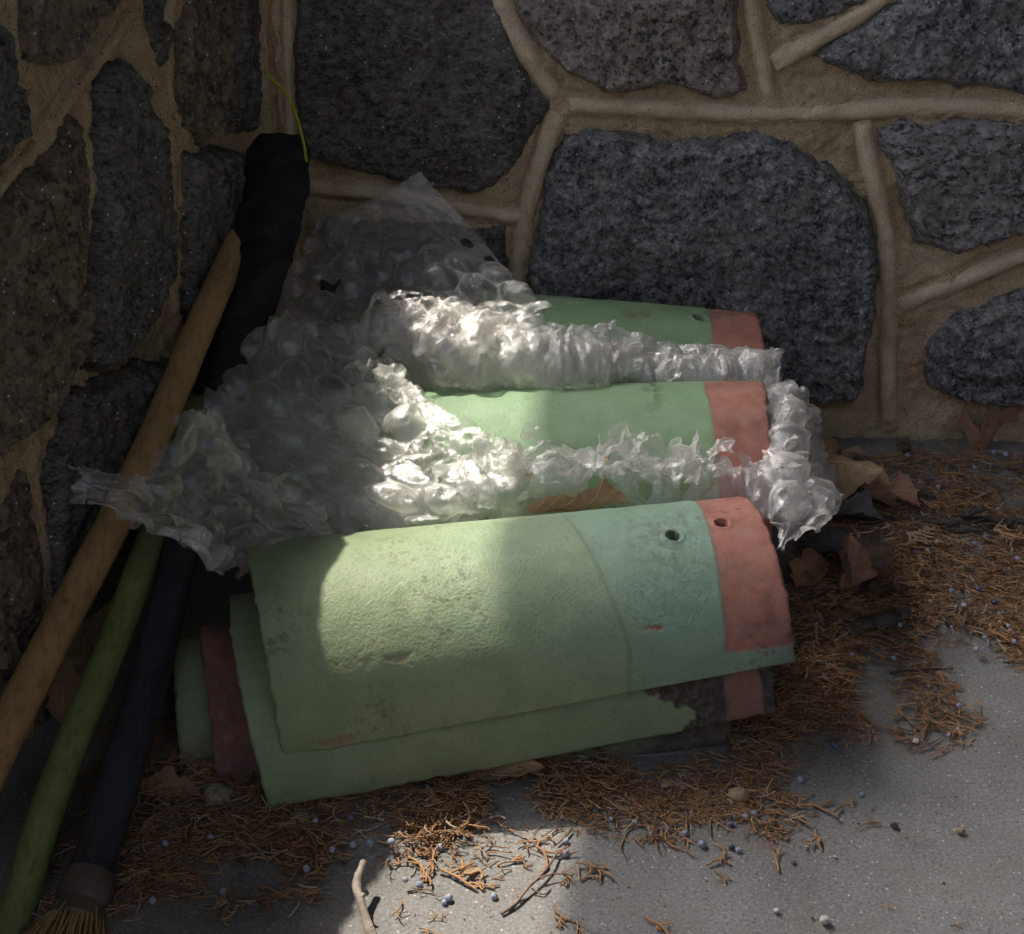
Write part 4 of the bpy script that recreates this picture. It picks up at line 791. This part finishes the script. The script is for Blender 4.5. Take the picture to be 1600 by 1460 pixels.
# oak leaf leaning on the wall: traced outline with depth
def oak(label, pts, F, seed):
    pl = np.array([onwall(F, x, y) for x, y in pts]); lo, hi = pl.min(0) - .003, pl.max(0) + .003; n0, n1 = int((hi[0] - lo[0]) / .0007), int((hi[1] - lo[1]) / .0007)
    S, Z = np.meshgrid(np.linspace(lo[0], hi[0], n0), np.linspace(lo[1], hi[1], n1), indexing='ij'); sz = np.stack([S.ravel(), Z.ravel()], 1); sd = sdpoly(sz, pl); keep = sd > -.0002
    d = .010 + .012 * (1 - (sz[:, 1] - lo[1]) / (hi[1] - lo[1])) + .004 * np.sin((sz[:, 0] - lo[0]) * 90) + .002 * fbm(np.c_[sz, sz[:, 0] * 0], 60, 3, seed)
    V = to3(F, sz, d); Fc = gridF(n0, n1, keep); V, Fc, _ = compact(V, Fc); N = len(V); V = np.r_[V, V - F[2] * .0005]; Fc = np.r_[Fc, Fc[:, ::-1] + N]
    V[:, 2] -= V[:, 2].min() - .0005
    tag(build('oak_leaf', V, Fc, M['leaf_brown'], attrs={'vein': np.zeros(len(V))}), label, 'leaf')
oak('pointed brown oak leaf standing against the foot of the back wall at far right', [(1508, 688), (1503, 668), (1494, 652), (1500, 622), (1512, 650), (1524, 662), (1530, 648), (1533, 630), (1542, 640), (1550, 646), (1572, 634), (1600, 626), (1594, 638), (1582, 646), (1588, 654), (1565, 658), (1552, 668), (1540, 680), (1535, 690)], FB, 3)

# ---------------------------------------------------------------- twigs, bark, pebbles
def twig(name, label, segs, mat, cat, k=10, wob=.0006):
    parts = []
    for P, r in segs:
        P = np.array(P); q = smoothline(P, 26); V, F = tubeVF(q, np.linspace(r[0], r[1], 26), k, cap=False, wob=wob, seed=3); parts.append((V, np.array(F)))
    V, F = join(parts); tag(build(name, V, F, M[mat]), label, cat)
twig('stick', 'thick peeling stick rising from the bottom edge left of the sunlit patch', [([unz(590, 1480, .004), unz(575, 1445, .008), unz(562, 1405, .014), unz(561, 1370, .018), unz(566, 1347, .020)], (.0042, .0022)), ([unz(562, 1405, .014), unz(570, 1396, .018)], (.002, .001))], 'paletwig', 'stick', wob=.0012)
twig('twig', 'thin dark branched twig lying in the sunlit patch', [([unz(783, 1428, .002), unz(805, 1412, .003), (unz(822, 1390, .005)), unz(840, 1372, .006), unz(858, 1352, .006), unz(872, 1330, .004)], (.0010, .0008)), ([unz(822, 1392, .005), unz(812, 1400, .003), unz(795, 1425, .001)], (.0009, .0005)), ([unz(836, 1376, .005), unz(860, 1366, .006), unz(886, 1366, .004)], (.0008, .0005)), ([unz(830, 1388, .004), unz(850, 1397, .002), unz(860, 1390, .001)], (.0007, .0004)), ([unz(810, 1402, .004), unz(803, 1388, .004)], (.0007, .0005))], 'twig', 'twig', wob=.0003)
def bark(label, pts, r, seed, flat=.45):
    q = smoothline(np.array([unz(x, y, z) for x, y, z in pts]), 60); rr = r * np.interp(np.linspace(0, 1, 60), [0, .15, .5, .85, 1], [.35, .9, 1, .7, .2]); V, F = tubeVF(q, rr, 20, flat=flat, wob=.0028, seed=seed); tag(build('bark_strip', V, F, M['bark']), label, 'bark')
bark('long dark strip of bark lying in the litter near the right edge', [(1432, 808, .010), (1480, 815, .010), (1540, 814, .009), (1640, 816, .008)], .0058, 3, .5)
bark('short black bark chip sitting above the long bark strip', [(1500, 806, .016), (1540, 798, .017)], .005, 4)
bark('dark flat piece of bark below the brown leaves', [(1305, 985, .008), (1350, 975, .010), (1390, 968, .010), (1432, 958, .009)], .010, 5, .4)
bark('small dark bark piece right of the reddish lobed leaf', [(1415, 768, .010), (1452, 772, .010)], .006, 6)
twig('twig', 'pale thin twig crossing the litter near the tile foot', [([unz(1232, 1028, .006), unz(1275, 1030, .006), unz(1310, 1048, .005)], (.0009, .0007))], 'paletwig', 'twig')
twig('twig', 'dark slender twig at the outer edge of the right litter', [([unz(1390, 1052, .003), unz(1440, 1046, .003), unz(1490, 1046, .002)], (.0013, .0006))], 'bark', 'twig')
twig('root_fibre', 'thin orange fibre hanging on the dark left wall', [([uny(217, 500, 1.17), uny(226, 535, 1.16), uny(215, 572, 1.15)], (.0006, .0005))], 'litter' if False else 'twig', 'fibre')
def pebble(label, x, y, r, mat, seed, sq=.7, name='pebble', cat='pebble'):
    V, F = ball(r, seed, sq); V = V * (1 + .16 * fbm(V / r, 1.3, 3, seed + 5))[:, None]; p = unz(x, y); V[:, 2] -= V[:, 2].min(); V[:, :2] += p[:2]; V[:, 2] += .0004
    tag(build(name, V, F, M[mat]), label, cat)
pebble('round white pebble alone on the concrete at bottom right', 1288, 1444, .0031, 'pebble_white', 1, .95)
pebble('tan pebble sitting in the scattered sprigs', 1153, 1252, .0066, 'pebble_tan', 2)
pebble('little orange tan stone chip far right on the concrete', 1500, 1303, .0030, 'pebble_tan', 3)
pebble('small dark seed beside a brushy sprig', 1397, 1294, .0026, 'pebble_dark', 4)
pebble('tiny white crumb beside the forked sprig', 1304, 1341, .0011, 'pebble_white', 5)
pebble('small grey white chip near the bottom edge', 1213, 1426, .0020, 'pebble_white', 6)
pebble('pale cream chip in the right litter edge', 1430, 1161, .0026, 'pebble_white', 7)
pebble('flat yellowish flake on the concrete under the tiles', 1038, 1227, .0050, 'pebble_tan', 8, .25)
pebble('rough pale lump on the floor left of the tiles', 342, 1255, .0095, 'lump', 9, .7, 'crumbly_lump', 'lump')
pebble('dark acorn cap lying near the wall foot', 1412, 707, .0070, 'acorn', 10, .7, 'acorn_cap', 'acorn')
pebble('small crumb of dark grit above the white pebble', 1269, 1437, .0010, 'pebble_dark', 11)
pebble('dull earth lump in the needles below the front tiles', 470, 1290, .0080, 'lump', 12, .5, 'earth_lump', 'lump')
# fine grit and dust crumbs on the concrete, and a torn scrap of film in the litter
g = np.random.default_rng(77); VV = []; FF = []; TT = []; o = 0
bv, bf = ball(1, 3, .8, 5)
for k in range(900):
    x, y = (g.uniform(560, 1640), g.uniform(1080, 1490)) if k < 500 else (g.uniform(1150, 1640), g.uniform(700, 1200))
    p = unz(x, y); q = bv * (g.uniform(.0002, .0006) if g.random() > .03 else g.uniform(.0007, .0011)) * g.uniform(.7, 1.3, 3); q = q + np.array([p[0], p[1], -q[:, 2].min()]); VV.append(q); FF.append(bf + o); o += len(q); TT.append(np.full(len(q), g.choice([0., .12, .2, .97, .6])))
tag(build('grit', np.concatenate(VV), np.concatenate(FF), M['litter'], attrs={'tone': np.concatenate(TT)}, origin=(.3, 1, 0)), 'fine grit and needle crumbs strewn over the concrete', 'grit', kind='stuff')
V, F = flaps(np.array([unz(1262, 968, .008), unz(1285, 975, .007), unz(1300, 1005, .006), unz(1275, 1000, .006)]), .014, 71, .3, k=12)
tag(build('film_scrap', V, F, M['film']), 'small torn scrap of clear film on the needles right of the front tile', 'plastic scrap')
